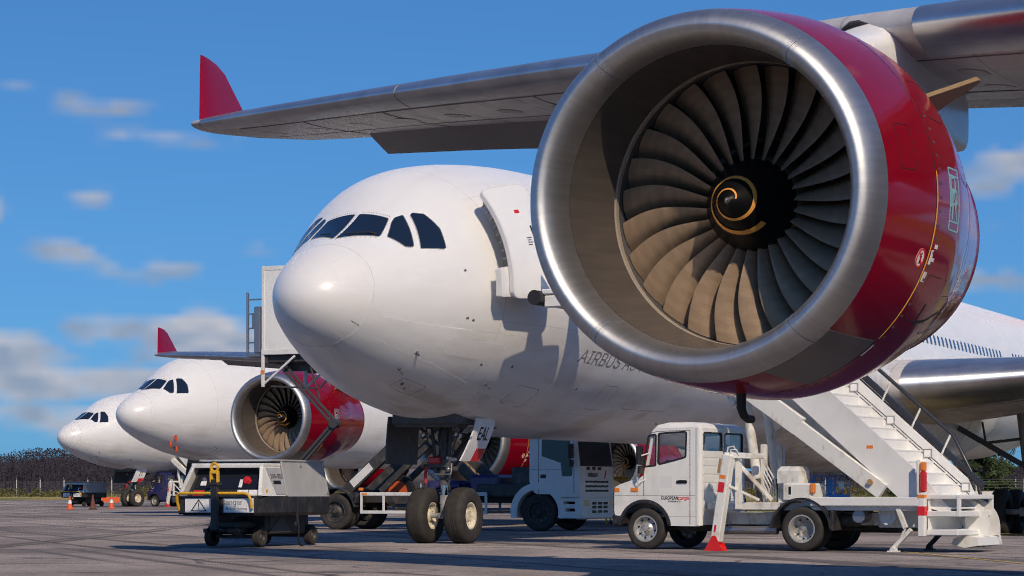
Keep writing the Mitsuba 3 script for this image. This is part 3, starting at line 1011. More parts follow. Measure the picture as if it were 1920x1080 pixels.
def tailplane_shape(s):
    rings = []
    for k in np.linspace(0, 1, 8):
        y = .6 + 9.2 * k
        x0, x1 = 64.0 + 5.6 * k, 70.5 + 2.0 * k
        c = x1 - x0
        u = np.concatenate([np.linspace(0, 1, 10) ** 1.6, (np.linspace(1, 0, 10) ** 1.6)[1:-1]])
        h = np.concatenate([np.sin(np.linspace(0, 1, 10) ** .75 * pi) * .05, -np.sin(np.linspace(1, 0, 10) ** .75 * pi)[1:-1] * .05]) * c
        rings.append(np.stack([x0 + u * c, np.full_like(u, y * s), h + ZA + 1.3 + .1 * y], 1))
    return shape(MB().loft(rings), 'white_gloss', 60)


TAILP = {s: tailplane_shape(s) for s in (1, -1)}
RED_TOP = None
CABIN_WIN = shape(wrap(rrect(-.12, .12, -.17, .17, .09), -.004, .005, lambda u, v, h: fus(40 + u, -.98 * 0 + v + deg_v(165) , h), .1), 'cabin_glass', 60)


# ---- landing gear
def tyre_mb(R, w, rim, o, n=44, ax='y'):
    """Carcass of a fat tyre with a few circumferential grooves."""
    h = w / 2
    pts = [(-h * .62, rim), (-h * .86, rim + (R - rim) * .12), (-h, rim + (R - rim) * .48), (-h * .93, rim + (R - rim) * .78), (-h * .72, R - (R - rim) * .055), (-h * .50, R - .006)]
    tr = [(-h * .40, R - .001), (-h * .385, R - .012), (-h * .355, R - .012), (-h * .34, R), (-h * .13, R + .001), (-h * .115, R - .011), (-h * .085, R - .011), (-h * .07, R + .002)]
    pr = pts + tr
    pr = pr + [(-a, r) for a, r in pr[::-1]]
    return MB().lathe(pr, n, o, ax)


def rim_mb(R, w, rim, o, side, n=36, ax='y'):
    """Dished wheel disc seen from the +side."""
    h = w / 2
    pr = [(side * h * .63, rim + .004), (side * h * .74, rim + .012), (side * h * .72, rim - .018), (side * h * .45, rim - .04), (side * h * .30, rim * .62), (side * h * .42, rim * .45), (side * h * .55, rim * .34), (side * h * .56, .06), (side * h * .58, 0.0001)]
    return MB().lathe(pr, n, o, ax)


NLX = 6.07
ng = {}
N = []
for y in (-.425, .425):
    N.append(('tyre', shape(tyre_mb(.57, .45, .265, (NLX, y, .565)), 'tyre', 35), 'nose_gear'))
    wb = rim_mb(.57, .45, .265, (NLX, y, .565), 1 if y > 0 else -1)
    wb2 = rim_mb(.57, .45, .265, (NLX, y, .565), -1 if y > 0 else 1)
    for m in (wb2,):
        wb.add(m.v[0], m.f[0])
    for i in range(10):
        t = i * 2 * pi / 10
        for sd in (-1, 1):
            wb.cyl((NLX + .17 * math.cos(t), y + sd * .07, .565 + .17 * math.sin(t)), (NLX + .17 * math.cos(t), y + sd * .105, .565 + .17 * math.sin(t)), .013, 6)
    N.append(('wheel', shape(wb, 'wheel_cream', 35), 'nose_gear'))
st = MB().cyl((NLX, -.40, .565), (NLX, .40, .565), .05, 16).cyl((NLX, 0, .50), (NLX, 0, .80), .085, 20).cyl((NLX, 0, .80), (NLX, 0, .98), .095, 20)
st.box((NLX - .12, -.10, .50), (NLX + .12, .10, .62), .02)
N.append(('axle', shape(st, 'gear_paint', 35), 'nose_gear'))
N.append(('oleo', shape(MB().cyl((NLX, 0, .98), (NLX, 0, 1.20), .075, 22), 'chrome', 35), 'nose_gear'))
s2 = MB().cyl((NLX, 0, 1.18), (NLX, 0, 1.36), .105, 22).cyl((NLX, 0, 1.36), (NLX + .02, 0, 2.75), .12, 22).cyl((NLX, 0, 1.33), (NLX, 0, 1.39), .125, 22)
s2.bar((NLX + .14, -.06, .66), (NLX + .30, 0, .98), .05).bar((NLX + .30, 0, .98), (NLX + .12, .0, 1.3), .05)
for y in (-.13, .13):
    s2.cyl((NLX - .10, y, 1.4), (NLX - .14, y * 1.8, 2.6), .035, 10)
N.append(('strut', shape(s2, 'gear_dark', 35), 'nose_gear'))
s3 = MB().bar((NLX - .12, -.22, 1.62), (NLX - .12, .30, 1.62), .12, .16).bar((NLX - .05, .1, 2.0), (NLX - .1, .62, 2.45), .06).bar((NLX - .05, -.1, 2.0), (NLX - .1, -.6, 2.45), .06)
s3.cyl((NLX, .12, 1.52), (NLX, .46, 1.56), .05, 12).cyl((NLX, -.12, 1.5), (NLX, -.30, 1.5), .06, 12)
s3.bar((NLX + .1, 0, 1.5), (NLX + 1.5, 0, 2.35), .13, .09).bar((NLX + .1, -.14, 1.5), (NLX + 1.3, -.3, 2.4), .05)
for k in range(9):
    a = rng.uniform(-.5, .5)
    s3.tube([(NLX - .16, a * .5, 1.75 + .05 * k), (NLX - .22, a * .7, 2.0 + .04 * k), (NLX - .1, a, 2.45)], .014, 6)
N.append(('linkage', shape(s3, 'gear_dark', 35), 'nose_gear'))
s4 = MB().cyl((NLX - .2, -.24, 1.40), (NLX - .2, .26, 1.40), .018, 8).cyl((NLX - .2, -.24, 1.40), (NLX - .15, -.24, 1.62), .012, 8).cyl((NLX - .2, .26, 1.40), (NLX - .15, .26, 1.62), .012, 8)
s4.tm(trimesh.creation.icosphere(2, .055).apply_translation((NLX - .22, -.19, 1.50))).tm(trimesh.creation.icosphere(2, .045).apply_translation((NLX - .2, .28, 1.68)))
N.append(('tow_fitting', shape(s4, 'grey_metal', 40), 'nose_gear'))
N.append(('red_beacon', shape(MB().box((NLX - .26, -.02, 1.62), (NLX - .15, .24, 1.75), .02), 'lamp_red'), 'nose_gear'))
for y, z, r in ((.36, 2.18, .085), (-.36, 2.18, .085), (-.17, 1.72, .06), (-.27, 1.70, .045)):
    lm = MB().lathe([(0, 0.0001), (-.03, r * .7), (-.015, r), (0.03, r), (.12, r * .7), (.14, .0001)], 22, (NLX - .16, y, z), 'x')
    N.append(('taxi_light', shape(lm, 'lamp_chrome', 35), 'nose_gear'))
principled('lamp_chrome', (.55, .55, .57), .08, .9, .6)
tag = MB().tube([(NLX - .2, .30, 1.56), (NLX - .25, .31, 1.40), (NLX - .26, .29, 1.22)], [.03, .035, .02], 8)
N.append(('remove_streamer', shape(tag, 'sticker_red', 40), 'nose_gear'))


def gear_door(y0, y1, x0, x1, z0, z1, mat, s):
    """Curved door hanging from the bay edge."""
    n = 9
    V = []
    for t in np.linspace(0, 1, n):
        z = z1 + (z0 - z1) * t
        y = y0 + (y1 - y0) * (t ** 1.6)
        sh = -.28 * t
        for off in (0, .035):
            V.append([(x0 + sh, y + off * s, z), (x1 + sh - .12 * max(0, t - .8), y + off * s, z)])
    V = np.array(V).reshape(n, 2, 2, 3)
    R = [np.array([V[i, 0, 0], V[i, 0, 1], V[i, 1, 1], V[i, 1, 0]]) for i in range(n)]
    return MB().loft(R)


DOOR_L = gear_door(-.86, -.62, 5.72, 6.62, 1.66, 2.52, None, -1)
DOOR_R = gear_door(.88, .80, 5.35, 6.75, 1.60, 2.56, None, 1)
NDL, NDR = shape(DOOR_L, 'white_gloss', 35), shape(DOOR_R, 'gear_dark', 35)
BAY = MB().box((5.1, -.70, 2.40), (7.3, .70, 2.6), .02)
for x in (5.2, 5.6, 6.6, 7.1):
    BAY.box((x, -.68, 2.34), (x + .05, .68, 2.42), .01)
BAYS = shape(BAY, 'gear_dark')
MG = {}
for s in (1, -1):
    o = MB()
    L = []
    X0 = 36.9
    for dx in (-.99, .99):
        for dy in (-.70, .70):
            L.append(('tyre', shape(tyre_mb(.70, .50, .33, (X0 + dx, 5.34 * s + dy, .42)), 'tyre', 35), 1))
            L.append(('wheel', shape(rim_mb(.70, .50, .33, (X0 + dx, 5.34 * s + dy, .42), 1 if dy > 0 else -1), 'gear_paint', 35), 1))
    o.bar((X0 - 1.1, 5.34 * s, .42), (X0 + 1.1, 5.34 * s, .42), .24, .26)
    for dx in (-.99, .99):
        o.cyl((X0 + dx, 5.34 * s - .7, .42), (X0 + dx, 5.34 * s + .7, .42), .09, 14)
    o.cyl((X0, 5.34 * s, .4), (X0, 5.34 * s, 1.6), .16, 20).cyl((X0, 5.34 * s, 1.4), (X0 + .15, 5.0 * s, 4.2), .22, 20)
    L.append(('strut', shape(o, 'gear_paint', 35), 1))
    L.append(('side_stay', shape(MB().bar((X0 - .1, 5.3 * s, 1.75), (X0 - .5, 3.05 * s, 3.1), .17, .17).bar((X0, 5.25 * s, 2.7), (X0 - .3, 4.0 * s, 2.55), .09).bar((X0 - .3, 4.0 * s, 2.55), (X0 - .35, 3.9 * s, 3.2), .06), 'gear_dark', 35), 1))
    MG[s] = L


def airliner(N0, heading, label, group, right=True, left=True, eng=('oR', 'iR', 'oL', 'iL'), nose=True, main=(1, -1), ez=0., letters=None, door=None, extras=True, details=('oR', 'iR', 'oL', 'iL'), elabels={}):
    M = frame(N0, 90 - heading)
    key = thing('airliner', label, 'airliner', group)
    f = put(key, 'fuselage', FUS, M)
    put(key, 'belly_fairing', FAIR, M)
    if nose:
        for k in PANES:
            for s in (1, -1):
                w = put(key, 'cockpit_window', SEAL_SH[k, s], M)
                put(w, 'pane', PANE_SH[k, s], M)
        put(f, 'window_bolt', BOLT_SH, M, kind='stuff')
        put(f, 'radome', RADOME, M)
        put(f, 'radome_seam', RING_SH, M)
        put(f, 'lightning_strip', DIV_SH, M)
        put(f, 'skin_seam', SEAM_SH, M)
        put(f, 'skin_seam', BAY2_SH, M)
        put(f, 'bay_seam', BAY_SH, M)
        g = put(key, 'nose_gear', N[0][1], M)
        del scene[g]
        for n, sh, _ in N:
            put(g, n, sh, M)
        dl = put(key, 'nose_gear_door', NDL, M, f'white nose gear door lettered {letters}' if letters else None)
        put(key, 'nose_gear_door', NDR, M)
        put(key, 'nose_gear_bay', BAYS, M)
        # lettering on the left door
        if letters:
            m = text_mb(letters, .25, (0, 0, 0), (1, 0, 0), (0, 1, 0), .003, True, sx=.80)
            v = m.v[0]
            w_ = v[:, 0].max() - v[:, 0].min()
            tt = .50 - v[:, 1] / .86
            P = np.stack([5.72 + .45 - w_ / 2 - .28 * tt + v[:, 0] + .04, -.86 + .24 * np.clip(tt, 0, 1) ** 1.6 - .037 - v[:, 2], 2.52 - .86 * tt], 1)
            put(dl, 'lettering', shape(MB().add(P, m.f[0]), 'ink_black'), M)
        rp = []
        for t in np.linspace(.70, 1, 5):
            rp.append([(6.16 - .28 * t, -.86 + .24 * t ** 1.6 - .0385, 2.52 - .86 * t), (6.60 - .28 * t - .12 * max(0, t - .8), -.86 + .24 * t ** 1.6 - .0385, 2.52 - .86 * t)])
        rp = np.array(rp)
        V = np.vstack([rp.reshape(-1, 3), rp.reshape(-1, 3) + [0, .004, 0]])
        put(dl, 'red_placard', mikit.ply((V, [[2 * i, 2 * i + 1, 2 * i + 3, 2 * i + 2] for i in range(4)]), 'sticker_red'), M)
    for s, on in ((1, right), (-1, left)):
        if not on:
            continue
        w = None
        for n, sh, _ in WING[s]:
            if n == 'wing':
                w = put(key, 'wing', sh, M)
            elif n == 'winglet':
                put(key, 'winglet', sh, M)
            else:
                put(w, n, sh, M)
    for e in eng:
        s = 1 if e[1] == 'R' else -1
        O = EO if e[0] == 'o' else EI
        engine(key, (O[0], O[1] * s, O[2] + ez), M, e in details, elabels.get(e))
        put(key, 'pylon', PYL[e[0], s], M)
    put(key, 'tail_fin', FIN, M)
    for s in (1, -1):
        put(key, 'tailplane', TAILP[s], M)
    for s in main:
        g = fresh(f'{key}__main_gear')
        for n, sh, _ in MG[s]:
            put(g, n, sh, M)
    return key, M


TH1, TH2, TH3 = 23.97, 36.0, 42.0
NEAR, M0 = airliner((5.799, -18.117), TH1, 'nearest airliner, only its overhead wing and huge red engine in view', 'white airliners with red engines',
                    eng=('oR', 'iR'), nose=False, main=(1,), details=('oR',), left=True, elabels={'oR': 'huge red engine with bare silver inlet lip facing the viewer'})
MAIN, M1 = airliner((-3.835, 43.971), TH1, 'white airliner with its front door open and EAL on a gear door', 'white airliners with red engines', ez=.06, letters='EAL', eng=('oR', 'iR', 'iL'))
SECOND, M2 = airliner((-17.9, 112.0), TH2, 'white airliner with orange probe covers, its nose second from the left', 'white airliners with red engines', eng=('iR', 'iL', 'oL'), letters=None, main=(), details=())
THIRD, M3 = airliner((-29.6, 160.0), TH3, 'farthest white airliner, leftmost nose, letters IT on its gear door', 'white airliners with red engines', letters='IT', eng=(), main=(), right=False, left=False)


# ------------------------------------------------------------------ parts of single airliners
class Kit:
    """Parts of a kind of thing, to be set up under one or several keys."""

    def __init__(s):
        s.p = []

    def add(s, name, mb, mat, parent=None, label=None, smooth=32, **tags):
        s.p.append((name, shape(mb, mat, smooth) if not isinstance(mb, dict) else mb, parent, label, tags))
        return len(s.p) - 1

    def build(s, base, M, label, cat, group=None, skip=()):
        key = thing(base, label, cat, group)
        keys = []
        for i, (n, sh, up, lb, tags) in enumerate(s.p):
            keys.append(put(key if up is None else keys[up], n, sh, M, lb, **tags))
        return key


# the open front door of the middle airliner
DX0, DX1, DV0, DV1 = 3.64, 4.86, -4.66, -2.34
dp = rrect(DX0, DX1, DV0, DV1, .16)
dk = put(MAIN, 'front_door', shape(wrap(dp, .47, .53, fus, .12), 'white_gloss', 50), M1, 'white passenger door swung open and forward')
put(dk, 'door_edge', shape(wrap(dp.difference(dp.buffer(-.035)), .44, .535, fus, .12), 'patch_paint', 50), M1)
put(dk, 'inner_frame', shape(wrap(rrect(DX0 + .08, DX1 - .08, DV0 + .06, DV1 - .14, .1), .33, .47, fus, .12), 'door_lining', 50), M1)
principled('door_lining', dirty((.42, .36, .26), .6, (.10, .08, .06), 5.), .6)
rb = MB()
for k in range(12):
    v = DV0 + .12 + k * .175
    m = wrap(sbox(DX0 + .03, v, DX0 + .14, v + .022), .30, .47, fus, .1)
    rb.add(m.v[0], m.f[0])
put(dk, 'door_rib', shape(rb, 'post_grey'), M1)
put(dk, 'slide_cover', shape(wrap(rrect(DX0 - .18, DX0 + .14, DV0 + .03, DV0 + .64, .03), .27, .42, fus, .1), 'patch_paint', 50), M1)
put(dk, 'door_handle', shape(wrap(unary_union([sbox(4.35, -3.62, 4.37, -3.28)]), .528, .548, fus, .1), 'ink_black', 50), M1)
put(dk, 'notice_label', shape(wrap(unary_union([sbox(4.12, -3.0, 4.24, -2.93)]), .528, .5335, fus, .1), 'sticker_red', 50), M1)
put(dk, 'notice_label', shape(wrap(unary_union([sbox(4.17, -3.52 - .045 * i, 4.30 - .03 * (i % 2), -3.50 - .045 * i) for i in range(4)]), .528, .5325, fus, .1), 'ink_grey', 50), M1)
put(MAIN, 'door_hinge_arm', shape(MB().tube([fus(4.9, -4.1, 0), fus(4.7, -4.05, .25), fus(4.4, -4.0, .40)], .05, 10), 'grey_metal', 40), M1)
put(MAIN, 'dark_doorway_patch', shape(wrap(rrect(4.95, 6.05, DV0, DV1, .16), -.004, .006, fus, .14), 'opening_black', 50), M1)  # flat dark patch on uncut skin, painted for the unlit interior
# type lettering, service panels, probes and aerials
tx = MB()
m = text_mb('AIRBUS A340-600', .30, (0, 0, 0), (1, 0, 0), (0, 1, 0), .004, sx=1.45)
v = m.v[0]
v2, f2 = trimesh.remesh.subdivide_to_size(v, m.f[0], .12)
P = fus(7.16 + v2[:, 0] + .22 * (v2[:, 1]), -5.88 + v2[:, 1], .002 + v2[:, 2])
put(MAIN, 'type_lettering', shape(MB().add(P, f2), 'ink_soft', 40), M1)
principled('ink_soft', (.20, .20, .22), .5)
for i, (x0, x1, v0, v1) in enumerate(((2.9, 4.35, -6.28, -5.80), )):
    put(MAIN, 'service_patch', shape(wrap(rrect(x0, x1, v0, v1, .02), -.003, .003, fus, .15), 'patch_paint', 50), M1)


for (x0, x1, v0, v1, r) in ((2.6, 3.3, -8.1, -7.5, .06), (5.6, 6.5, -7.3, -6.7, .08), (9.3, 10.1, -7.0, -6.3, .1), (6.8, 7.1, -4.55, -4.3, .03), (11.2, 13.9, -6.9, -4.75, .12)):
    o = rrect(x0, x1, v0, v1, r)
    put(MAIN, 'hatch_outline', shape(wrap(o.difference(o.buffer(-.011)), -.003, .002, fus, .2), 'ink_grey', 50), M1)
for (x, v) in ((3.1, -5.2), (3.25, -5.25), (3.0, -3.9), (4.0, -6.4), (4.9, -6.3), (5.2, -3.4), (7.6, -5.1), (8.0, -6.5)):
    put(MAIN, 'static_port', shape(wrap(Point(x, v).buffer(.035, quad_segs=5), -.003, .003, fus, .1), 'ink_grey', 50), M1)


def probe(M, key, x, v, kind, mat='gear_dark', **k):
    b = fus(x, v, 0.)
    n = unit(fus(x, v, .1) - b)
    a = np.array([-1., 0, 0])
    a = unit(a - n * (a @ n))
    mb = MB()
    if kind == 'pitot':
        mb.tube([b, b + n * .07, b + n * .11 + a * .02, b + n * .12 + a * .16], [.022, .018, .016, .010], 10).lathe([(-.004, .0001), (.004, .035), (.004, .0001)], 12, b, 'x')
    elif kind == 'vane':
        mb.tube([b, b + n * .10], [.014, .010], 8).bar(b + n * .09 - a * .07, b + n * .10 + a * .03, .012, .04)
        mb.tm(trimesh.creation.icosphere(1, .035).apply_translation(b))
    elif kind == 'mast':
        mb.loft([b + n * h + np.array([[w * math.cos(t), .025 * math.sin(t), 0] for t in np.linspace(0, 2 * pi, 10, endpoint=False)]) + np.array([o, 0, 0]) for h, w, o in ((-.02, .16, 0), (.18, .12, .06), (.32, .08, .12))])
    elif kind == 'pad':
        mb.loft([b + n * h + np.array([[w * math.cos(t), w * .5 * math.sin(t), 0] for t in np.linspace(0, 2 * pi, 14, endpoint=False)]) for h, w in ((-.03, .30), (.035, .27), (.05, .2))])
    return put(key, k.pop('name', 'air_probe'), shape(mb, mat, 40), M, **k)


for M_, key in ((M1, MAIN), (M2, SECOND), (M3, THIRD)):
    for x, v in ((2.30, -6.46), (2.28, -7.25), (2.75, -7.75)):
        probe(M_, key, x, v, 'pitot' if v > -7 else 'vane')
    probe(M_, key, 4.6, -6.9, 'vane')
    for x, v in ((9.5, 0.), (11.5, .2)):
        probe(M_, key, x, v, 'pad', 'white_gloss', name='aerial')
    probe(M_, key, 16., 0., 'mast', 'white_gloss', name='aerial')
    for s in (-1, 1):
        w = MB()
        if s < 0:
            w.bar(fus(1.72, deg_v(112), .05), fus(1.52, deg_v(97), .05), .02, .02)
            w.bar(fus(1.72, deg_v(112), .05), fus(1.80, deg_v(117), .02), .03, .03)
        else:
            w.bar(fus(1.62, -deg_v(108), .05), fus(1.50, -deg_v(96), .05), .02, .02)
        put(key, 'wiper', shape(w, 'ink_black'), M_)
put(MAIN, 'radome_vent', shape(wrap(LineString([(.62, deg_v(214)), (.80, deg_v(216))]).buffer(.022, cap_style=2), -.003, .004, fus, .1), 'ink_black', 50), M1)
probe(M1, MAIN, 22., 0., 'mast', 'white_gloss', name='aerial')
for (x, v) in ((2.30, -6.52), (2.28, -7.2), (2.75, -7.55)):
    b = fus(x, v, .06)
    cv = MB().tube([b + [0, 0, .03], b + [-.02, 0, -.05], b + [.02, 0, -.16], b + [.0, .02, -.24]], [.05, .075, .06, .02], 10)
    put(SECOND, 'probe_cover', shape(cv, 'cover_orange', 60), M2, 'orange probe cover with hanging streamer')
principled('cover_orange', (.70, .09, .03), .7)
for i in range(44):
    x = 30.2 + .50 * i
    if 44.6 < x < 46.2:
        continue
    sh = shape(wrap(rrect(x - .115, x + .115, deg_v(166) - .02 - .165, deg_v(166) - .02 + .165, .09), -.004, .005, fus, .12), 'cabin_glass', 50)
    put(MAIN, 'cabin_window', sh, M1)
put(MAIN, 'door_outline', shape(wrap(rrect(44.9, 45.95, DV0, DV1, .16).difference(rrect(44.93, 45.92, DV0 + .03, DV1 - .03, .14)), -.003, .003, fus, .15), 'patch_paint', 50), M1)
put(MAIN, 'landing_light', shape(MB().loft([np.array([26.9 + .32 * r * math.cos(t), -3.36 - .02, ZA - 1.75 + .17 * r * math.sin(t)]) + 0 * t for t in ()] or [np.stack([26.6 + .34 * r * np.cos(np.linspace(0, 2 * pi, 20, endpoint=False)), -3.30 - d + 0 * np.linspace(0, 1, 20), ZA - 1.72 + .15 * r * np.sin(np.linspace(0, 2 * pi, 20, endpoint=False))], 1) for r, d in ((1, 0), (.96, .05), (.8, .07))]), 'black_gloss', 40), M1)

# ------------------------------------------------------------------ wheels


def wheel(kit, o, R, w, rim, side, dark=False, holes=8, name='wheel', deep=0.):
    """Truck wheel on a y axle: dished disc with painted dark hand holes and a hub, its tyre below it."""
    x, y, z = o
    h = w / 2
    pr = [(side * h * .80, rim + .01), (side * h * .94, rim + .016), (side * h * .94, rim - .006), (side * h * .55, rim - .025), (side * h * .25, rim * .88), (side * h * .16, rim * .62), (side * h * .30, rim * .50), (side * h * .55, rim * .36), (side * h * .62, rim * .24), (side * h * .95, rim * .20), (side * h * .98, .0001)]
    if deep:
        pr = pr[:4] + [(side * h * (q_ / (side * h) - deep) if i_ > 3 else q_, r_) for i_, (q_, r_) in enumerate(pr) if i_ > 3]
    m = MB().lathe(pr, 40, o, 'y')
    hm = MB()
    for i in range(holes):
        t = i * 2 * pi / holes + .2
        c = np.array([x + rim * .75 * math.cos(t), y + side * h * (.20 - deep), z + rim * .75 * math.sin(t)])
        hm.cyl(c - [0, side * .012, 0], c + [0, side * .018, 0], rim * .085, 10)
        t2 = t + .3
        b = np.array([x + rim * .33 * math.cos(t2), y + side * h * (.55 - deep), z + rim * .33 * math.sin(t2)])
        m.cyl(b, b + [0, side * .035, 0], .013, 6)
    k = kit.add(name, m, 'chassis_dark' if dark else 'rim_silver', smooth=35)
    kit.add('tyre', tyre_mb(R, w, rim, o, 40), 'tyre', k, smooth=35)
    kit.add('hand_hole', hm, 'opening_black', k, kind='stuff')  # no holes cut; dark discs paint their shaded depth
    return k


# ------------------------------------------------------------------ the stairs truck (x forward of the front axle, y left)
def stairs_truck(cab_mat, letters):
    K = Kit()
    W = 1.0
    # cab shell
    out = Polygon([(.60, .62), (.62, .70), (.615, 1.08), (.585, 1.145), (.50, 1.185), (.06, 1.325), (.02, 1.36), (-.145, 2.12), (-.19, 2.20), (-1.07, 2.22), (-1.10, 2.19), (-1.10, .43), (-.42, .43), (.40, .60)])
    arch = Point(0, .375).buffer(.505, quad_segs=14)
    qwin = rpoly([(.03, 1.50), (-.075, 2.07), (-.235, 2.10), (-.225, 1.52)], .035)
    dwin = rpoly([(-.262, 1.535), (-.275, 2.11), (-.84, 2.14), (-.825, 1.67), (-.55, 1.60)], .045)
    dgap = LineString([(-.905, .47), (-.905, 2.16), (-.24, 2.14), (-.10, 2.11), (.02, 1.5), (.02, .98)]).buffer(.006)
    body = K.add('cab', MB().prism(out.difference(arch).difference(unary_union([qwin, dwin])).buffer(-.012).buffer(.012, quad_segs=2), .955, 1.0, 'xz').prism(out.difference(arch).difference(unary_union([qwin, dwin])), -1.0, -.955, 'xz'), cab_mat)
    fr = MB()
    fr.loft([np.array([(.615, y, .62), (.62, y, 1.08), (.585, y, 1.145), (.50, y, 1.185), (.06, y, 1.325), (.05, y, 1.28), (.5, y, 1.13), (.57, y, .62)]) for y in (-.96, .96)])
    K.add('bonnet', fr, cab_mat, body)
    K.add('roof', MB().loft([np.array([(-.15, y * .94, 2.14), (-.18, y, 2.20), (-.24, y * .985, 2.27), (-.45, y * .93, 2.31), (-.9, y * .93, 2.31), (-1.06, y * .985, 2.27), (-1.11, y, 2.20), (-1.10, y * .94, 2.14)]) * [1, 1, 1] + [0, 0, dz] for y, dz in ((-.985, -.02), (-.93, .0), (.93, .0), (.985, -.02))]), cab_mat, body, smooth=40)
    # back wall with two windows and pressed ribs
    wins = [rrect(.06, .88, 1.76, 2.12, .06), rrect(-.88, -.06, 1.76, 2.12, .06)]
    K.add('back_wall', MB().prism(sbox(-.955, .45, .955, 2.2).difference(unary_union(wins)), -1.115, -1.07, 'yz'), cab_mat, body)
    rib = MB()
    for z in np.arange(.62, 1.68, .15):
        rib.box((-1.126, -.90, z), (-1.114, .90, z + .118), .006)
    K.add('pressed_panel', rib, cab_mat, body, kind='stuff')
    K.add('corner_pillar', MB().loft([np.stack([-1.06 + .075 * np.cos(np.linspace(0, 2 * pi, 18, endpoint=False)) * 1., .945 + .070 * np.sin(np.linspace(0, 2 * pi, 18, endpoint=False)), np.full(18, z)], 1) for z in (.44, 2.2)]), cab_mat, body, smooth=60)
    K.add('pillar', MB().bar((.0, -.95, 1.36), (-.15, -.93, 2.16), .05).bar((.0, .95, 1.36), (-.15, .93, 2.16), .05), cab_mat, body)
    # glass
    K.add('windscreen', MB().add([(.03, -.93, 1.33), (.03, .93, 1.33), (-.15, .90, 2.14), (-.15, -.90, 2.14)], [[0, 1, 2, 3]]), 'window_glass', smooth=False)
    for s in (1, -1):
        K.add('side_window', MB().prism(dwin.buffer(.01), .976 * s, .977 * s, 'xz'), 'window_glass', smooth=False)
        K.add('quarter_window', MB().prism(qwin.buffer(.01), .976 * s, .977 * s, 'xz'), 'window_glass', smooth=False)
        for wv in (qwin, dwin):
            K.add('window_seal', MB().prism(wv.buffer(.012).difference(wv.buffer(-.022)), .985 * s, 1.006 * s, 'xz'), 'black_rubber', kind='stuff')
    for wv in wins:
        K.add('rear_window', MB().prism(wv.buffer(.01), -1.092, -1.091, 'yz'), 'window_glass', smooth=False)
        K.add('window_seal', MB().prism(wv.buffer(.012).difference(wv.buffer(-.02)), -1.122, -1.085, 'yz'), 'black_rubber', kind='stuff')
    K.add('door_gap', MB().prism(dgap, .998, 1.003, 'xz').prism(LineString([(.60, .985), (-1.08, .985)]).buffer(.004), .998, 1.0025, 'xz').prism(LineString([(-.35, .60), (-1.08, .60)]).buffer(.003), .998, 1.002, 'xz'), 'ink_grey')
    K.add('door_handle', MB().prism(rrect(-.85, -.64, 1.20, 1.255, .02), .998, 1.02, 'xz').prism(rrect(-.84, -.68, 1.235, 1.26, .01), 1.015, 1.04, 'xz'), 'ink_black')
    for s in (1, -1):
        K.add('seat', MB().box((-.85, s * .5 - .24, .95), (-.35, s * .5 + .24, 1.12), .05).box((-.95, s * .5 - .24, 1.05), (-.82, s * .5 + .24, 1.72), .05).box((-.95, s * .5 - .13, 1.74), (-.86, s * .5 + .13, 1.93), .04), 'seat_grey')
    K.add('dashboard', MB().box((-.20, -.92, 1.10), (.02, .92, 1.38), .05), 'cloth_dark')
    K.add('cab_floor', MB().box((-1.06, -.95, .60), (.1, .95, .66), .01), 'chassis_dark')
    t = np.linspace(0, 2 * pi, 25)
    K.add('steering_wheel', MB().tube(np.stack([-.30 + .08 * np.cos(t), .5 + .2 * np.sin(t), 1.45 + .17 * np.cos(t)], 1), .016, 6, False), 'ink_black')
    # front end
    K.add('bumper', MB().box((.45, -1.0, .42), (.68, 1.0, .66), .05), 'truck_black')
    K.add('grille', MB().box((.60, -.62, .72), (.635, .62, 1.02), .01), 'truck_black')
    K.add('mirror_housing', MB().box((.60, .64, .66), (.665, .95, 1.10), .05), 'ink_black')
    for s in (1, -1):
        K.add('headlight', MB().box((.52, .70 * s, .80), (.628, .995 * s, 1.02), .03), 'lamp_glass')
        K.add('indicator', MB().box((.50, .80 * s, 1.03), (.632, 1.008 * s, 1.13), .02), 'amber')
        K.add('side_repeater', MB().box((.13, .995 * s, 1.05), (.28, 1.02 * s, 1.12), .012), 'amber')
    for y0 in (.93, -1.025):
        K.add('wheel_arch', MB().prism(Point(0, .375).buffer(.535, quad_segs=14).difference(Point(0, .375).buffer(.475, quad_segs=14)).intersection(sbox(-.7, .44, .7, 1.2)), y0, y0 + .095, 'xz'), 'truck_black')
    mir = MB().tube([(-.02, .99, 1.28), (.10, 1.08, 1.20), (.10, 1.12, 1.32), (.04, 1.12, 1.55)], .013, 6).tube([(-.08, .98, 1.75), (.02, 1.12, 1.70)], .013, 6)
    K.add('mirror_bracket', mir, 'truck_white', smooth=60)
    K.add('wing_mirror', MB().box((.0, 1.02, 1.38), (.055, 1.20, 1.52), .02).box((.01, 1.02, 1.54), (.075, 1.22, 1.88), .03), 'ink_black')
    for y in (.88, -.88):
        K.add('clearance_light', MB().box((-.24, y - .05, 2.27), (-.16, y + .05, 2.31), .02), 'ink_grey')
    if letters:
        o = (-.285, 1.003, .855)
        K.add('cab_lettering', text_mb('EUROPEAN', .062, (-.33, 1.003, .905), (-1, 0, 0), (0, 0, 1), .003, True, .74), 'ink_black')
        K.add('cab_lettering', text_mb('cargo', .066, (-.665, 1.003, .905), (-1, 0, 0), (0, 0, 1), .003, True, .90), 'sticker_red')
        K.add('cab_lettering', text_mb('BOURNEMOUTH', .026, (-.47, 1.003, .862), (-1, 0, 0), (0, 0, 1), .003, True, .9), 'ink_grey')
        K.add('faded_square', MB().prism(rrect(-.55, -.30, 1.12, 1.34, .01), .998, 1.0025, 'xz'), 'patch_paint')
    # running gear
    for s in (1, -1):
        wheel(K, (0, .87 * s, .378), .378, .225, .225, s)
        wheel(K, (-3.05, .86 * s, .395), .395, .24, .235, s, deep=.9)
        wheel(K, (-3.05, .58 * s, .395), .395, .24, .235, s, True)
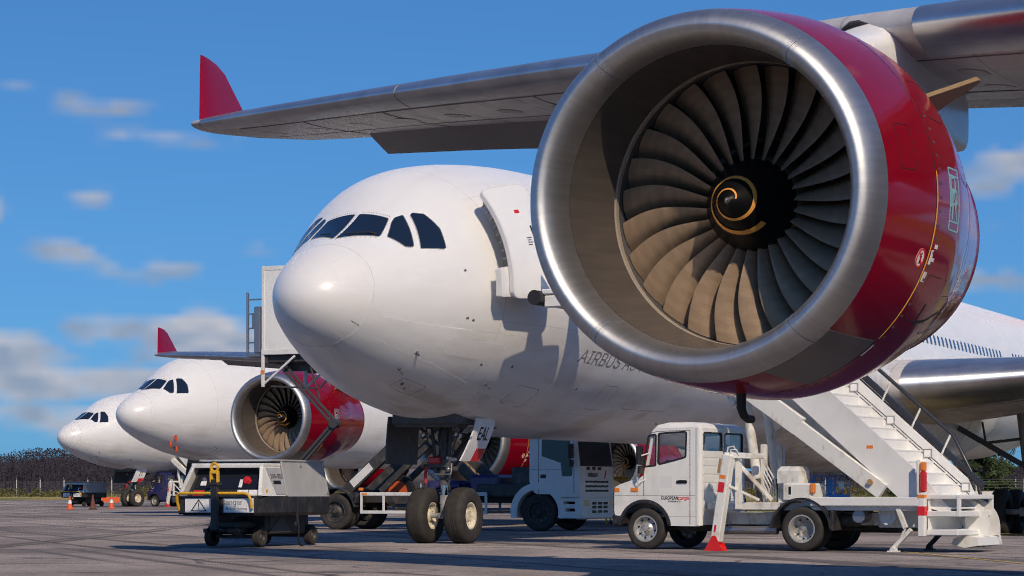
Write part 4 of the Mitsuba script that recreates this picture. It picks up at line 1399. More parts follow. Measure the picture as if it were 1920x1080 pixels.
    K.add('axle', MB().cyl((0, -.8, .378), (0, .8, .378), .06, 12), 'chassis_dark', smooth=40)
    K.add('axle', MB().cyl((-3.05, -.8, .395), (-3.05, .8, .395), .09, 14).tm(trimesh.creation.icosphere(2, .19).apply_translation((-3.05, 0, .395))), 'chassis_dark', smooth=40)
    ch = MB()
    for s in (1, -1):
        ch.box((-5.2, .36 * s, .46), (.3, .44 * s, .68), .008)
    for x in (-.9, -1.6, -2.3, -3.6, -4.4, -5.0):
        ch.box((x, -.4, .48), (x + .09, .4, .62), .008)
    K.add('chassis', ch, 'steel_white')
    und = MB().box((-1.0, -.5, .34), (.2, .5, .60), .05).box((-1.55, -.75, .36), (-1.05, -.45, .60), .03).tube([(-.6, .1, .36), (-3.9, .2, .40)], .04, 8)
    und.cyl((-3.6, .5, .55), (-3.95, .5, .55), .12, 18).cyl((-3.7, -.1, .42), (-4.5, -.1, .42), .10, 16).tube([(-3.3, .35, .5), (-3.6, .3, .62), (-4.2, .35, .66)], .035, 8)
    und.box((-4.5, -.5, .40), (-3.8, .1, .68), .05)
    K.add('underbody', und, 'chassis_dark', smooth=40)
    K.add('exhaust', MB().cyl((-1.35, .62, .36), (-2.45, .62, .36), .075, 18), 'grey_metal', smooth=40)
    K.add('air_tank', MB().cyl((-4.05, .30, .62), (-4.05, .80, .62), .115, 22).cyl((-4.05, .80, .62), (-4.05, .81, .62), .10, 22), 'grey_metal', smooth=40)
    hs = MB()
    for s in (1, -1):
        hs.prism(Point(-3.05, .36).buffer(.585, quad_segs=16).difference(Point(-3.05, .36).buffer(.545, quad_segs=16)).intersection(sbox(-3.75, .40, -2.4, 1.2)), .44 * s, 1.03 * s, 'xz')
        hs.box((-3.66, .44 * s, .36), (-3.58, 1.0 * s, .72), .02)
    K.add('mudguard', hs, 'truck_black', smooth=40)
    # deck
    for y0 in (.93, -1.0):
        K.add('side_rail', MB().box((-5.2, y0, .80), (-3.22, y0 + .07, .955), .012), 'stair_white')
    K.add('subframe', MB().box((-3.2, .46, .72), (-1.15, .80, .86), .015).box((-3.2, -.80, .72), (-1.15, -.46, .86), .015).box((-5.2, -.9, .72), (-3.2, .9, .80), .01), 'steel_white')
    K.add('valve_box', MB().box((-3.22, .25, .88), (-2.66, .92, 1.20), .03), 'steel_white')
    K.add('control_box', MB().loft([np.array([(-2.95, .35, z), (-2.55, .35, z), (-2.55, .88, z), (-2.95, .88, z)]) * [1, 1, 1] + np.array([[d, 0, 0], [-d, 0, 0], [-d, -d, 0], [d, -d, 0]]) for z, d in ((1.20, -.0), (1.42, .0), (1.50, .05))]), 'steel_white', smooth=False)
    K.add('box_slot', MB().box((-2.83, .918, 1.0), (-2.78, .925, 1.14), .002), 'ink_black')
    K.add('deck_marker', MB().box((-3.28, .86, 1.02), (-3.20, .96, 1.20), .015), 'amber')
    K.add('warning_label', MB().box((-2.30, .60, 1.08), (-2.24, .62, 1.17), .003), 'safety_yellow')
    ho = MB()
    for k in range(5):
        ho.tube([(-2.2 - .05 * k, .55, .9), (-2.25 - .05 * k, .62 + .03 * k, 1.05 + .05 * k), (-2.1 - .03 * k, .6, 1.3 + .06 * k), (-2.0, .5, 1.5)], .016, 6)
    ho.tube([(-1.72, 1.22, 1.66), (-1.76, 1.24, 1.84), (-1.85, 1.2, 1.86), (-1.9, 1.1, 1.66)], .016, 6).tube([(-1.78, 1.22, 1.66), (-1.82, 1.24, 1.80), (-1.9, 1.2, 1.80), (-1.95, 1.1, 1.60)], .016, 6)
    K.add('hose', ho, 'steel_white', smooth=60, kind='stuff')
    # lifting rams
    for s, x in ((1, -2.05), (-1, -1.92)):
        r = K.add('lifting_ram', MB().cyl((x, .6 * s, 1.28), (x + .27, .6 * s, 3.0), .085, 18).cyl((x + .25, .6 * s, 2.9), (x + .27, .6 * s, 3.05), .11, 18), 'steel_white', smooth=40)
        K.add('ram_rod', MB().cyl((x - .07, .6 * s, .80), (x, .6 * s, 1.30), .062, 14), 'gear_dark', r, smooth=40)
        K.add('ram_guide', MB().box((x - .16, .5 * s, .78), (x - .06, .62 * s, 1.9), .015), 'steel_white', r)
    # outriggers beside the cab
    for s in (1,):
        y = 1.22 * s
        leg = K.add('outrigger', MB().bar((-1.57, y + .10 * s, .16), (-1.77, y, 1.70), .20, .17, up=(1, 0, 0), b=.015), 'steel_white')
        br = MB().bar((-1.88, 1.05 * s, .74), (-1.88, 1.05 * s, 1.70), .10).bar((-1.68, y, 1.70), (-2.35, .9 * s, 1.68), .10, .10).bar((-1.72, y + .10 * s, 1.19), (-2.12, .7 * s, .90), .05).bar((-1.9, 1.0 * s, 1.5), (-2.35, .65 * s, .90), .07).bar((-1.58, y + .12 * s, 1.20), (-1.80, y + .12 * s, 1.17), .03)
        K.add('bracket', br, 'steel_white', leg)
        K.add('rusty_plate', MB().bar((-1.612, y + .108 * s, 1.38), (-1.652, y + .103 * s, 1.64), .05, .01, up=(0, 1, 0), b=.002), 'rust_plate', leg)
        ft = MB().prism([(-1.40, .0), (-1.72, .0), (-1.69, .06), (-1.56, .13), (-1.43, .06)], y - .02, y + .20, 'xz')
        for yy in (y + .0, y + .21):
            ft.prism([(-1.38, .0), (-1.74, .0), (-1.60, .27), (-1.54, .27)], yy - .012, yy + .012, 'xz')
        K.add('red_foot', ft, 'safety_red', leg)
        for a, b, mt in ((1.28, 1.35, 'amber'), (1.04, 1.22, 'sticker_red'), (.18 + .16, .46, 'sticker_red')):
            def pt(z):
                k = (z - .16) / 1.54
                return np.array([-1.57 - .20 * k, y + .10 * s * (1 - k) + .0, z])
            w = .06 if b > .6 else .02
            c0, c1 = pt(a), pt(b)
            K.add('marker_plate', MB().bar(c0 + [0.02, .104 * s, 0], c1 + [0.02, .104 * s, 0], w * 2, .006, up=(0, 1, 0), b=.001), mt, leg)
    # stairs
    zt = lambda x: 1.30 + .863 * (x + 5.0)
    xb, xtop, zp = -5.80, -.90, 4.84
    side = [(xb, zt(xb) + .02), (-5.2, zt(-5.2) + .20), (xtop, zt(xtop) + .25), (xtop, zt(xtop) - .50), (-4.45, zt(-4.45) - .54), (-4.75, .96), (xb, .62)]
    fl = K.add('stair_panel', MB().prism(side, .72, .76, 'xz'), 'stair_white')
    K.add('stair_panel', MB().prism([(xb, zt(xb) - .55), (xb, zt(xb) + .05), (xb + .3, zt(xb + .3) + .42), (xtop, zt(xtop) + .48), (xtop, zt(xtop) - .70), (-4.35, zt(-4.35) - .74), (-4.9, .96)], -.80, -.76, 'xz'), 'stair_white')
    for d in (.16, .22):
        K.add('groove', MB().bar((xb + .25, -.755, zt(xb + .25) + d), (xtop, -.755, zt(xtop) + d), .006, .014), 'ink_black', fl)
    K.add('under_panel', MB().bar((-4.6, -.02, zt(-4.6) - .36), (xtop, -.02, zt(xtop) - .36), 1.44, .04), 'underside_grey')
    n = 21
    for i in range(n):
        x0 = xb + (xtop - xb) * i / n
        st_ = MB().box((x0 - .015, -.76, zt(x0) + .145), (x0 + .245, .755, zt(x0) + .175), .006).box((x0 + .233, -.755, zt(x0) + .12), (x0 + .245, .715, zt(x0) + .36), .003)
        K.add('step', st_, 'stair_white')
        if i % 3 == 1:
            K.add('step_light', MB().box((x0 + .02, -.76, zt(x0) + .24), (x0 + .18, -.735, zt(x0) + .40), .01), 'post_grey')
            K.add('light_lens', MB().box((x0 + .04, -.74, zt(x0) + .26), (x0 + .16, -.731, zt(x0) + .38), .004), 'sticker_white')
    K.add('lifting_boom', MB().bar((-4.50, .80, 1.05), (-2.55, .80, 2.45), .12, .28).bar((-2.95, .81, 2.20), (-.75, .81, 3.72), .15, .34).bar((-4.45, -.66, 1.16), (-2.55, -.66, 2.52), .12, .34).bar((-2.95, -.66, 2.20), (-.75, -.66, 3.72), .15, .34), 'steel_white')
    K.add('boom_pin', MB().cyl((-4.30, .86, 1.22), (-4.30, .93, 1.22), .05, 14), 'rust_plate', smooth=40)
    K.add('warning_label', MB().box((-4.30, .758, 1.80), (-4.18, .764, 1.86), .002), 'amber')
    # platform under the aircraft door
    K.add('platform', MB().box((xtop, -.80, zp - .10), (2.25, .80, zp), .02).box((xtop, -.72, zp - .34), (1.9, -.60, zp - .1), .02).box((xtop, .60, zp - .34), (1.9, .72, zp - .1), .02), 'stair_white')
    for y0 in (.74, -.80):
        K.add('platform_wall', MB().box((xtop, y0, zp), (1.9, y0 + .06, zp + 1.1), .02), 'stair_white')
    for y0 in (.55, -.78):
        K.add('platform_beam', MB().box((1.2, y0, zp - .34), (2.2, y0 + .23, zp - .12), .02), 'box_white')
    K.add('bumper_roll', MB().cyl((2.32, -.95, zp - .16), (2.32, .95, zp - .16), .14, 24), 'black_rubber', smooth=40)
    K.add('platform_leg', MB().bar((xtop + .2, .6, zp - .1), (-1.6, .6, 2.6), .10).bar((xtop + .2, -.6, zp - .1), (-1.6, -.6, 2.6), .10), 'steel_white')
    # handrail on the far side
    rl = lambda x, d: (x, -.90, zt(x) + d)
    K.add('handrail', MB().tube([rl(xtop, .92), rl(-5.2, .92), (-5.45, -.90, 1.55), (-5.66, -.90, 1.15), (-5.74, -.90, .75), (-5.76, -.9, .22)], .034, 10), 'rail_black', smooth=60)
    K.add('handrail', MB().bar(rl(xtop, .62), rl(-5.75, .50), .07, .11), 'rail_black')
    K.add('handrail', MB().tube([rl(xtop, .52), rl(-5.0, .40)], .014, 8), 'rail_black', smooth=60)
    po = MB()
    for i in range(8):
        x = -5.05 + i * .56
        po.tube([(x + .17, -.84, zt(x) + .22), rl(x - .10, .92)], .022, 8)
    K.add('rail_post', po, 'steel_white', smooth=60, kind='stuff')
    # rear frame
    for s in (1, -1):
        p = K.add('rear_post', MB().box((-5.32, .86 * s, .28), (-5.20, 1.0 * s, 1.02), .012), 'stair_white')
        K.add('reflector', MB().box((-5.326, .875 * s, .94), (-5.19, 1.006 * s, 1.0), .004), 'amber', p)
        K.add('reflector', MB().box((-5.328, .875 * s, .64), (-5.19, 1.008 * s, .80), .004), 'sticker_red', p)
        t_ = K.add('tail_lamp', MB().box((-5.34, .90 * s, 1.04), (-5.24, 1.02 * s, 1.40), .03), 'lamp_red')
        K.add('turn_lamp', MB().box((-5.338, .905 * s, 1.40), (-5.242, 1.015 * s, 1.56), .03), 'amber', t_)
        K.add('lamp_mount', MB().box((-5.22, .90 * s, 1.0), (-5.17, .98 * s, 1.6), .01), 'steel_white', t_)
        q_ = MB().bar((-5.05, .90 * s, .40), (-4.72, .90 * s, .06), .09, .07).cyl((-4.74, .86 * s, .045), (-4.74, .99 * s, .045), .05, 12).box((-4.84, .85 * s, 0.0), (-4.64, 1.0 * s, .03), .008).bar((-4.80, .90 * s, .80), (-4.95, .90 * s, .42), .08)
        q_.tube([(-4.95, .90 * s, .42), (-4.76, .90 * s, .08)], .018, 8)
        K.add('rear_stabiliser', q_, 'steel_white' if s > 0 else 'chassis_dark')
    K.add('entry_step', MB().box((-5.95, -.86, .92), (-5.30, .90, 1.0), .012).box((-5.93, .84, .62), (-5.86, .91, 1.0), .012).box((-5.90, -.86, .62), (-5.33, .90, .72), .012).box((-5.88, -.86, .30), (-5.33, .90, .40), .012).box((-5.36, -.86, .40), (-5.33, .86, .92), .01).box((-5.94, -.90, .30), (-5.86, -.82, 1.0), .012), 'stair_white')
    qd = Polygon([(-5.62, .28), (-6.07, .28), (-6.07, .42)] + [(-5.62 - .45 * math.cos(a), .42 + .50 * math.sin(a)) for a in np.linspace(0, pi / 2, 10)])
    K.add('curved_guard', MB().prism(qd, -.86, -.82, 'xz'), 'stair_white')
    K.add('curved_guard', MB().prism(qd, -.30, -.26, 'xz'), 'stair_white')
    K.add('tread_flap', MB().prism([(-5.58, .14), (-5.62, .24), (-5.80, .30), (-6.04, .26), (-6.07, .12), (-5.82, .08)], -.98, .35, 'xz').prism([(-5.82, .25), (-6.05, .25), (-5.98, .42), (-5.90, .44)], -.98, -.88, 'xz'), 'steel_white')
    K.add('rear_winch', MB().cyl((-4.55, .45, .62), (-4.55, .70, .62), .15, 22).cyl((-4.55, .70, .62), (-4.55, .73, .62), .06, 14).box((-5.1, .3, .42), (-4.3, .5, .78), .02).tube([(-4.4, .72, .66), (-4.42, .78, .80), (-4.7, .8, .82), (-5.0, .8, .80)], .02, 6), 'steel_white', smooth=40)
    return K


principled('rust_plate', dirty((.36, .22, .11), .6, (.55, .50, .42), 9.), .6)
STAIR = stairs_truck('truck_white', True)
STAIR.build('stairs_truck', frame((2.90, 45.38), 151), 'white passenger stairs truck with red outrigger feet parked under the big engine', 'stairs truck')
BLUE = stairs_truck('tug_blue', False)
BLUE.build('stairs_truck', frame((-23.6, 166.0), 144), 'small dark blue stairs truck far left by the nose wheels marked IT', 'stairs truck')

# ------------------------------------------------------------------ catering high loader on the far side of the middle airliner
H = Kit()
CW = 1.22
cabo = Polygon([(1.20, .95), (1.18, 1.68), (1.06, 2.62), (.98, 2.70), (-.22, 2.72), (-.24, 1.32), (-.1, 1.02), (.0, .98), (.62, .98), (.64, .90), (1.19, .90)])
wdo = rpoly([(.12, 2.42), (.12, 1.98), (.66, 1.80), (.70, 1.45), (.98, 1.45), (1.0, 1.6), (.93, 2.42)], .04)
cb = H.add('cab', MB().prism(cabo, -CW, CW, 'xz'), 'truck_white')
for s in (1, -1):
    H.add('side_window', MB().prism(wdo, (CW - .002) * s, (CW + .006) * s, 'xz'), 'tinted_glass')
    H.add('door_gap', MB().prism(LineString([(.03, 1.0), (.03, 2.62)]).buffer(.008).union(LineString([(1.04, 1.0), (1.03, 2.5)]).buffer(.008)).union(LineString([(-.22, 1.62), (.64, 1.62)]).buffer(.006)), (CW - .002) * s, (CW + .004) * s, 'xz'), 'ink_grey')
    H.add('door_handle', MB().box((.08, (CW - .01) * s, 1.40), (.24, (CW + .012) * s, 1.50), .01), 'ink_black')
    H.add('mudguard', MB().prism(Point(0, .50).buffer(.78, quad_segs=16).difference(Point(0, .50).buffer(.60, quad_segs=16)).intersection(sbox(-.9, .35, .9, 1.6)), (CW - .38) * s, (CW + .02) * s, 'xz'), 'truck_white')
    H.add('cab_step', MB().box((.60, (CW - .25) * s, .34), (1.14, (CW + .01) * s, .52), .02).box((.62, (CW - .25) * s, .60), (1.14, (CW - .03) * s, .72), .02).box((.66, (CW - .25) * s, .78), (1.14, (CW - .06) * s, .90), .02), 'truck_white')
    H.add('wing_mirror', MB().box((.98, (CW + .08) * s, 1.92), (1.06, (CW + .28) * s, 2.30), .03).box((1.0, (CW + .08) * s, 1.70), (1.06, (CW + .24) * s, 1.88), .03), 'ink_black')
    H.add('headlight', MB().box((1.20, .70 * s, .66), (1.268, 1.12 * s, .84), .02), 'lamp_glass')
H.add('windscreen', MB().loft([np.array([(1.19, -1.12, 1.72), (1.19, 1.12, 1.72), (1.075, 1.08, 2.55), (1.075, -1.08, 2.55)]) + np.array([d, 0, 0]) for d in (0, .012)]), 'tinted_glass', smooth=False)
H.add('bumper', MB().box((1.05, -CW, .32), (1.26, CW, .90), .04), 'truck_white')
gr = MB()
for z in (1.28, 1.16, 1.04):
    gr.box((1.185, -.80, z), (1.20, .82, z + .055), .006)
for y in (-.7, -.3, .1):
    gr.box((1.18, y, 1.62), (1.197, y + .2, 1.70), .01)
for y in (-.5, -.1, .3):
    for z in (.48, .60, .70):
        gr.box((1.255, y, z), (1.267, y + .3, z + .07), .006)
H.add('grille', gr, 'ink_black', kind='stuff')
H.add('cab_lettering', text_mb('swissport', .125, (1.192, -.62, 1.44), (0, 1, 0), (-.02, 0, 1), .004, True, .86), 'ink_grey')
H.add('cab_lettering', MB().add([(1.196, .52, 1.40), (1.196, .60, 1.40), (1.190, .72, 1.62), (1.190, .64, 1.62)], [[0, 1, 2, 3]]), 'sticker_red', smooth=False)
for s in (1, -1):
    wheel(H, (0, 1.03 * s, .50), .50, .30, .29, s, True, 10)
    wheel(H, (-6.1, 1.0 * s, .50), .50, .28, .29, s, True, 10)
    wheel(H, (-6.1, .68 * s, .50), .50, .28, .29, s, True, 10)
    H.add('rear_mudguard', MB().prism(Point(-6.1, .50).buffer(.66, quad_segs=16).difference(Point(-6.1, .50).buffer(.62, quad_segs=16)).intersection(sbox(-7, .62, -5.2, 1.6)), .55 * s, 1.2 * s, 'xz').box((-5.5, .6 * s, .72), (-5.40, 1.18 * s, .96), .02), 'truck_black', smooth=40)
    gd = MB().box((-5.30, 1.14 * s, .93), (-1.5, 1.19 * s, 1.03), .01).box((-5.30, 1.14 * s, .44), (-1.5, 1.19 * s, .53), .01)
    for x in (-5.30, -4.62, -3.3, -2.2, -1.56):
        gd.box((x, 1.145 * s, .44), (x + .07, 1.185 * s, 1.0), .008)
    H.add('side_guard', gd, 'gpu_white')
    H.add('marker_lamp', MB().box((-5.24, 1.185 * s, .95), (-5.08, 1.2 * s, 1.0), .006), 'amber')
hc = MB()
for s in (1, -1):
    hc.box((-8.3, .38 * s, .74), (.6, .48 * s, 1.0), .01)
for x in np.arange(-8, .2, .9):
    hc.box((x, -.4, .78), (x + .12, .4, .95), .01)
hc.box((-3.2, -.9, .50), (-2.0, -.5, .95), .04).box((-4.6, .3, .45), (-3.4, .9, .92), .05).cyl((-3.3, -.7, .62), (-4.4, -.7, .62), .16, 16).box((-1.9, -1.0, .9), (-.4, 1.0, 1.25), .04).box((-.9, -.9, 1.2), (-.3, .9, 1.7), .04)
hc.cyl((0, -1, .5), (0, 1, .5), .08, 12).cyl((-6.1, -1, .5), (-6.1, 1, .5), .11, 12).box((-2.7, -1.1, .30), (-2.62, -1.03, .5), .01)
H.add('chassis', hc, 'chassis_dark')
H.add('hose_bundle', MB().box((-3.6, -.5, 1.0), (-2.4, .6, 1.35), .06).box((-2.2, -.8, 1.0), (-1.3, .8, 1.5), .08).cyl((-3.2, -.7, 1.2), (-2.5, -.7, 1.2), .09, 12).tm(trimesh.creation.icosphere(2, .12).apply_translation((-2.9, -.85, 1.35))), 'tug_blue')
# body box with its rear platform
H.add('body_box', MB().box((-8.30, -1.25, 4.86), (-1.35, 1.25, 7.28), .03), 'box_white')
bx = MB()
for (a, b) in (((-8.33, -1.27, 4.84), (-1.33, -1.23, 4.99)), ((-8.33, -1.27, 7.18), (-1.33, -1.23, 7.30)), ((-8.33, -1.27, 4.9), (-8.24, -1.22, 7.25))):
    bx.box(a, b, .008)
H.add('body_trim', bx, 'gpu_white')
H.add('body_floor', MB().box((-8.25, -1.1, 4.62), (-1.4, 1.1, 4.84), .03).box((-7.9, -.8, 4.4), (-2, -.55, 4.64), .02).box((-7.9, .55, 4.4), (-2, .8, 4.64), .02).box((-6.7, -1.0, 4.25), (-6.0, -.2, 4.6), .05), 'chassis_dark')
for y0 in (-1.21, 1.21):
    H.add('platform_frame', MB().box((-8.36, y0 - .04, 3.95), (-8.27, y0 + .04, 5.0), .01).bar((-8.30, y0, 4.02), (-7.3, y0, 4.80), .06), 'gpu_white')
H.add('platform_lamp', MB().box((-8.37, -1.262, 4.30), (-8.26, -1.24, 4.42), .008), 'amber')
rp = MB().box((-8.9, -1.1, 4.80), (-8.33, 1.1, 4.88), .02)
for z in (5.2, 5.6, 6.0, 6.4):
    rp.bar((-8.88, -1.1, z), (-8.36, -1.1, z), .04)
rp.box((-8.9, -1.14, 4.9), (-8.84, -1.06, 6.6), .01).box((-8.66, -1.14, 4.9), (-8.44, -.9, 6.2), .03).box((-8.75, -1.1, 5.6), (-8.38, -.8, 6.0), .03)
H.add('rear_platform', rp, 'grey_metal')
lf = MB()
for y in (-.98,):
    for d in (-.09, .09):
        lf.bar((-7.9 + d, y, 4.62), (-6.18 + d, y, 2.92), .07, .07)
        lf.bar((-6.18 + d * .8, y, 2.92), (-8.05 + d, y, 1.02), .08, .08)
    lf.cyl((-6.18, y - .12, 2.92), (-6.18, y + .12, 2.92), .13, 20)
lf.bar((-7.0, -.9, 4.55), (-6.7, -.9, 3.6), .05).bar((-6.7, -.9, 3.9), (-6.1, -.9, 4.5), .05).bar((-8.2, -.95, 3.98), (-6.75, -.95, 3.9), .07, .05)
H.add('stabiliser_arm', lf, 'dark_grey')
sb = MB()
for y in (-.72, .72):
    sb.bar((-5.95, y, 1.05), (-1.9, y, 4.5), .18, .30)
    sb.bar((-5.0, y * .7, 1.05), (-3.0, y * .7, 2.8), .12, .16)
    sb.bar((-1.9, y * .85, 1.15), (-5.6, y * .85, 4.5), .16, .26)
H.add('scissor_arm', sb, 'chassis_dark')
H.add('arm_label', MB().bar((-5.75, -.815, 1.24), (-5.15, -.815, 1.75), .004, .22, b=.001), 'gpu_white')
H.add('hose_reel', MB().lathe([(-.05, .02), (-.06, .30), (.0, .33), (.06, .30), (.05, .02)], 28, (-4.75, .1, 1.05), 'y'), 'reel_orange', smooth=40)
principled('reel_orange', (.55, .10, .03), .5)
H.add('reel_flange', MB().lathe([(-.08, .30), (-.10, .46), (.10, .46), (.08, .30)], 28, (-4.75, .1, 1.05), 'y'), 'black_rubber', smooth=40)
H.add('work_lamp', MB().box((-5.45, -1.0, 1.06), (-5.33, -.9, 1.15), .02), 'amber')
H.build('catering_truck', frame((1.172, 65.664), -24), 'white catering truck with raised body parked under the middle airliner', 'truck')

# ------------------------------------------------------------------ ground power units


def power_unit(front_text):
    G = Kit()
    x0, xm, x1 = .58, -.36, -2.05
    G.add('lower_body', MB().loft([np.array([(.66, -.80, z), (.66, .80, z), (.30, .92, z), (-2.02, .92, z), (-2.02, -.92, z), (.30, -.92, z)]) * [1, sc, 1] for z, sc in ((.60, .93), (.66, 1), (.95, 1.), (.97, .98))]), 'truck_black', smooth=False)
    G.add('under_tray', MB().box((-1.75, -.52, .24), (-.18, .55, .62), .03).box((-1.2, .50, .27), (-.3, .57, .60), .01), 'truck_black')
    G.add('gusset', MB().prism([(-.25, .27), (-1.15, .27), (-.72, .58)], .57, .58, 'xz'), 'dark_grey')
    G.add('latch', MB().box((-1.38, .545, .40), (-1.28, .565, .47), .008), 'grey_metal')
    # hood: front half white with an opening, rear half grey and a little taller
    fb, ft = (.60, .97), (.30, 1.545)
    side = Polygon([(x0 + .02, .97), (.30, 1.545), (xm - .02, 1.545), (xm - .02, .97)])

    def hood(xa, xb, za, zb, tipx, w0, w1):
        return [np.array([(xa, -w0, za), (xa, w0, za), (xb, w0, za), (xb, -w0, za)]), np.array([(tipx, -w1, zb), (tipx, w1, zb), (xb, w1, zb), (xb, -w1, zb)])]
    for s in (1, -1):
        G.add('hood_side', MB().loft([np.array([(fb[0], .90 * s, fb[1]), (ft[0], .76 * s, ft[1]), (xm, .76 * s, ft[1]), (xm, .90 * s, fb[1])]), np.array([(fb[0], .86 * s, fb[1]), (ft[0], .72 * s, ft[1]), (xm, .72 * s, ft[1]), (xm, .86 * s, fb[1])])]), 'gpu_white', smooth=False)
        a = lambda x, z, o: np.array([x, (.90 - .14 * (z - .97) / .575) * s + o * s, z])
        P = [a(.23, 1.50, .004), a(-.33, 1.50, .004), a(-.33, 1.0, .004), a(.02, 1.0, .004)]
        G.add('side_panel', MB().loft([np.array(P), np.array(P) + [0, .012 * s, 0]]), 'gpu_grey', smooth=False)  # grey with a slanted edge: wing shadow painted on the white side
        G.add('round_badge', MB().cyl(a(.36, 1.06, .0), a(.36, 1.06, .008), .04, 14), 'safety_yellow')
    G.add('hood_top', MB().box((xm, -.78, 1.525), (.33, .78, 1.585), .015), 'gpu_white')
    G.add('rear_hood', MB().loft(hood(xm, x1, .96, 1.63, xm - .02, .915, .77)), 'gpu_grey', smooth=False)
    G.add('hood_edge', MB().box((x1 - .0, -.80, 1.625), (.02, .80, 1.66), .012).bar((xm + .01, .925, .97), (xm + .01, .785, 1.63), .05, .03).bar((xm + .01, -.925, .97), (xm + .01, -.785, 1.63), .05, .03), 'gpu_grey')
    G.add('hood_latch', MB().box((-1.1, .80, 1.52), (-1.07, .825, 1.57), .006).cyl((-1.98, .90, 1.02), (-1.98, .93, 1.02), .035, 12), 'post_grey')
    # front frame
    n = np.array([.887, 0, .46])
    fp = lambda y, k, o=0.: np.array([fb[0] + (ft[0] - fb[0]) * k, y, fb[1] + (ft[1] - fb[1]) * k]) + n * o
    fm = MB()
    fm.bar(fp(-.87, 0), fp(-.74, 1), .07, .05).bar(fp(.87, 0), fp(.74, 1), .07, .05).bar(fp(-.76, .97), fp(.76, .97), .07, .06)
    G.add('front_frame', fm, 'gpu_white')
    G.add('instrument_panel', MB().loft([np.array([fp(-.84, 0, o), fp(.84, 0, o), fp(.72, .98, o), fp(-.72, .98, o)]) for o in (-.20, -.17)]), 'opening_black', smooth=False)
    G.add('gauge_plate', MB().loft([np.array([fp(-.70, .36, o), fp(.66, .36, o), fp(.64, .80, o), fp(-.68, .80, o)]) for o in (-.168, -.155)]), 'black_gloss', smooth=False)

    def plate(nm, y0, y1, k0, k1, mat, o=-.15):
        G.add(nm, MB().loft([np.array([fp(y0, k0, q), fp(y1, k0, q), fp(y1, k1, q), fp(y0, k1, q)]) for q in (o - .01, o)]), mat, smooth=False)
    for y0, y1, k0, k1, mt in ((-.66, -.42, .02, .26, 'sticker_red'), (-.38, -.16, .02, .26, 'sticker_green'), (.30, .53, .13, .27, 'sticker_white'), (.55, .80, .13, .27, 'sticker_white'), (.56, .80, -.02, .12, 'sticker_white'), (-.58, -.46, .46, .60, 'sticker_white'), (.26, .33, .40, .66, 'sticker_white')):
        plate('notice_plate', y0, y1, k0, k1, mt, -.145 if k0 > .3 else -.09)
    G.add('gauge', MB().cyl(fp(-.52, .66, -.155), fp(-.52, .66, -.13), .04, 14).cyl(fp(-.35, .68, -.155), fp(-.35, .68, -.13), .03, 14), 'grey_metal')
    G.add('stop_button', MB().lathe([(0, .085), (.03, .085), (.035, .05), (.07, .05), (.075, .0001)], 20, fp(.42, .62, -.155), 'x'), 'sticker_red', smooth=40)
    # bumper with sign plates
    G.add('front_bumper', MB().box((.58, -.84, .62), (.74, .84, .98), .03), 'truck_black')
    G.add('warning_plate', MB().box((.742, -.66, .66), (.752, -.04, .93), .003), 'sticker_white')
    G.add('warning_plate', MB().box((.742, .18, .66), (.752, .82, .93), .003), 'sticker_white')
    tri = Polygon([(-.54, .68), (-.18, .68), (-.36, .91)])
    ts = unary_union([tri.difference(tri.buffer(-.020)), LineString([(-.36, .84), (-.36, .755)]).buffer(.008), Point(-.36, .725).buffer(.011)])
    G.add('warning_sign', MB().prism(ts, .752, .756, 'yz'), 'ink_black')
    G.add('plate_lettering', text_mb('Danger', .105, (.752, .13, .80), (0, 1, 0), (0, 0, 1), .004, sx=.92), 'ink_grey')
    G.add('plate_lettering', text_mb('Before Towing', .050, (.752, .235, .71), (0, 1, 0), (0, 0, 1), .004, sx=.95), 'ink_grey')
    bt = [(.72, -.80, .70), (.80, -.80, .86), (.82, -.79, .98), (.83, -.72, 1.02), (.83, .0, 1.02), (.83, .68, 1.02), (.83, .76, .99), (.82, .80, .90), (.80, .81, .74)]
    G.add('yellow_rail', MB().tube(bt, .028, 10), 'safety_yellow', smooth=60)
    # raised tow bar
    tb = G.add('tow_bar', MB().box((.80, -.02, .32), (.90, .12, 1.28), .015).box((.76, -.06, 1.16), (.92, .16, 1.22), .01), 'truck_black')
    t = np.linspace(0, 2 * pi, 22)
    G.add('tow_eye', MB().tube(np.stack([np.full(22, .86), .05 + .075 * np.cos(t), 1.50 + .075 * np.sin(t)], 1), .028, 8, False).box((.82, -.04, 1.22), (.90, .0, 1.44), .015).box((.82, .10, 1.22), (.90, .14, 1.44), .015).box((.82, -.04, 1.38), (.90, .14, 1.44), .015), 'safety_yellow', tb, smooth=40)
    # axles and wheels
    ax = MB().box((-.05, -.42, .16), (.05, .42, .24), .02).box((.1, -.3, .28), (.7, -.22, .36), .01).box((.1, .22, .28), (.7, .3, .36), .01).cyl((0, 0, .2), (0, 0, .6), .07, 14).box((-.3, -.35, .36), (.4, .35, .50), .03).bar((.0, -.3, .2), (.85, .05, .36), .05).bar((.0, .3, .2), (.85, .05, .36), .05)
    ax2 = MB()
    ax2.box((-2.05, -.42, .16), (-1.95, .42, .24), .02).box((-2.05, .2, .2), (-1.9, .45, .62), .02).box((-2.05, -.45, .2), (-1.9, -.2, .62), .02)
    for i in range(8):
        ax.tube([(.1 + .04 * i, -.3 + .08 * i, .5), (.2, -.25 + .07 * i, .30 + .01 * i), (.35, -.2 + .05 * i, .52)], .014, 6)
    G.add('steering_axle', ax, 'chassis_dark')
    G.add('axle', ax2, 'chassis_dark')
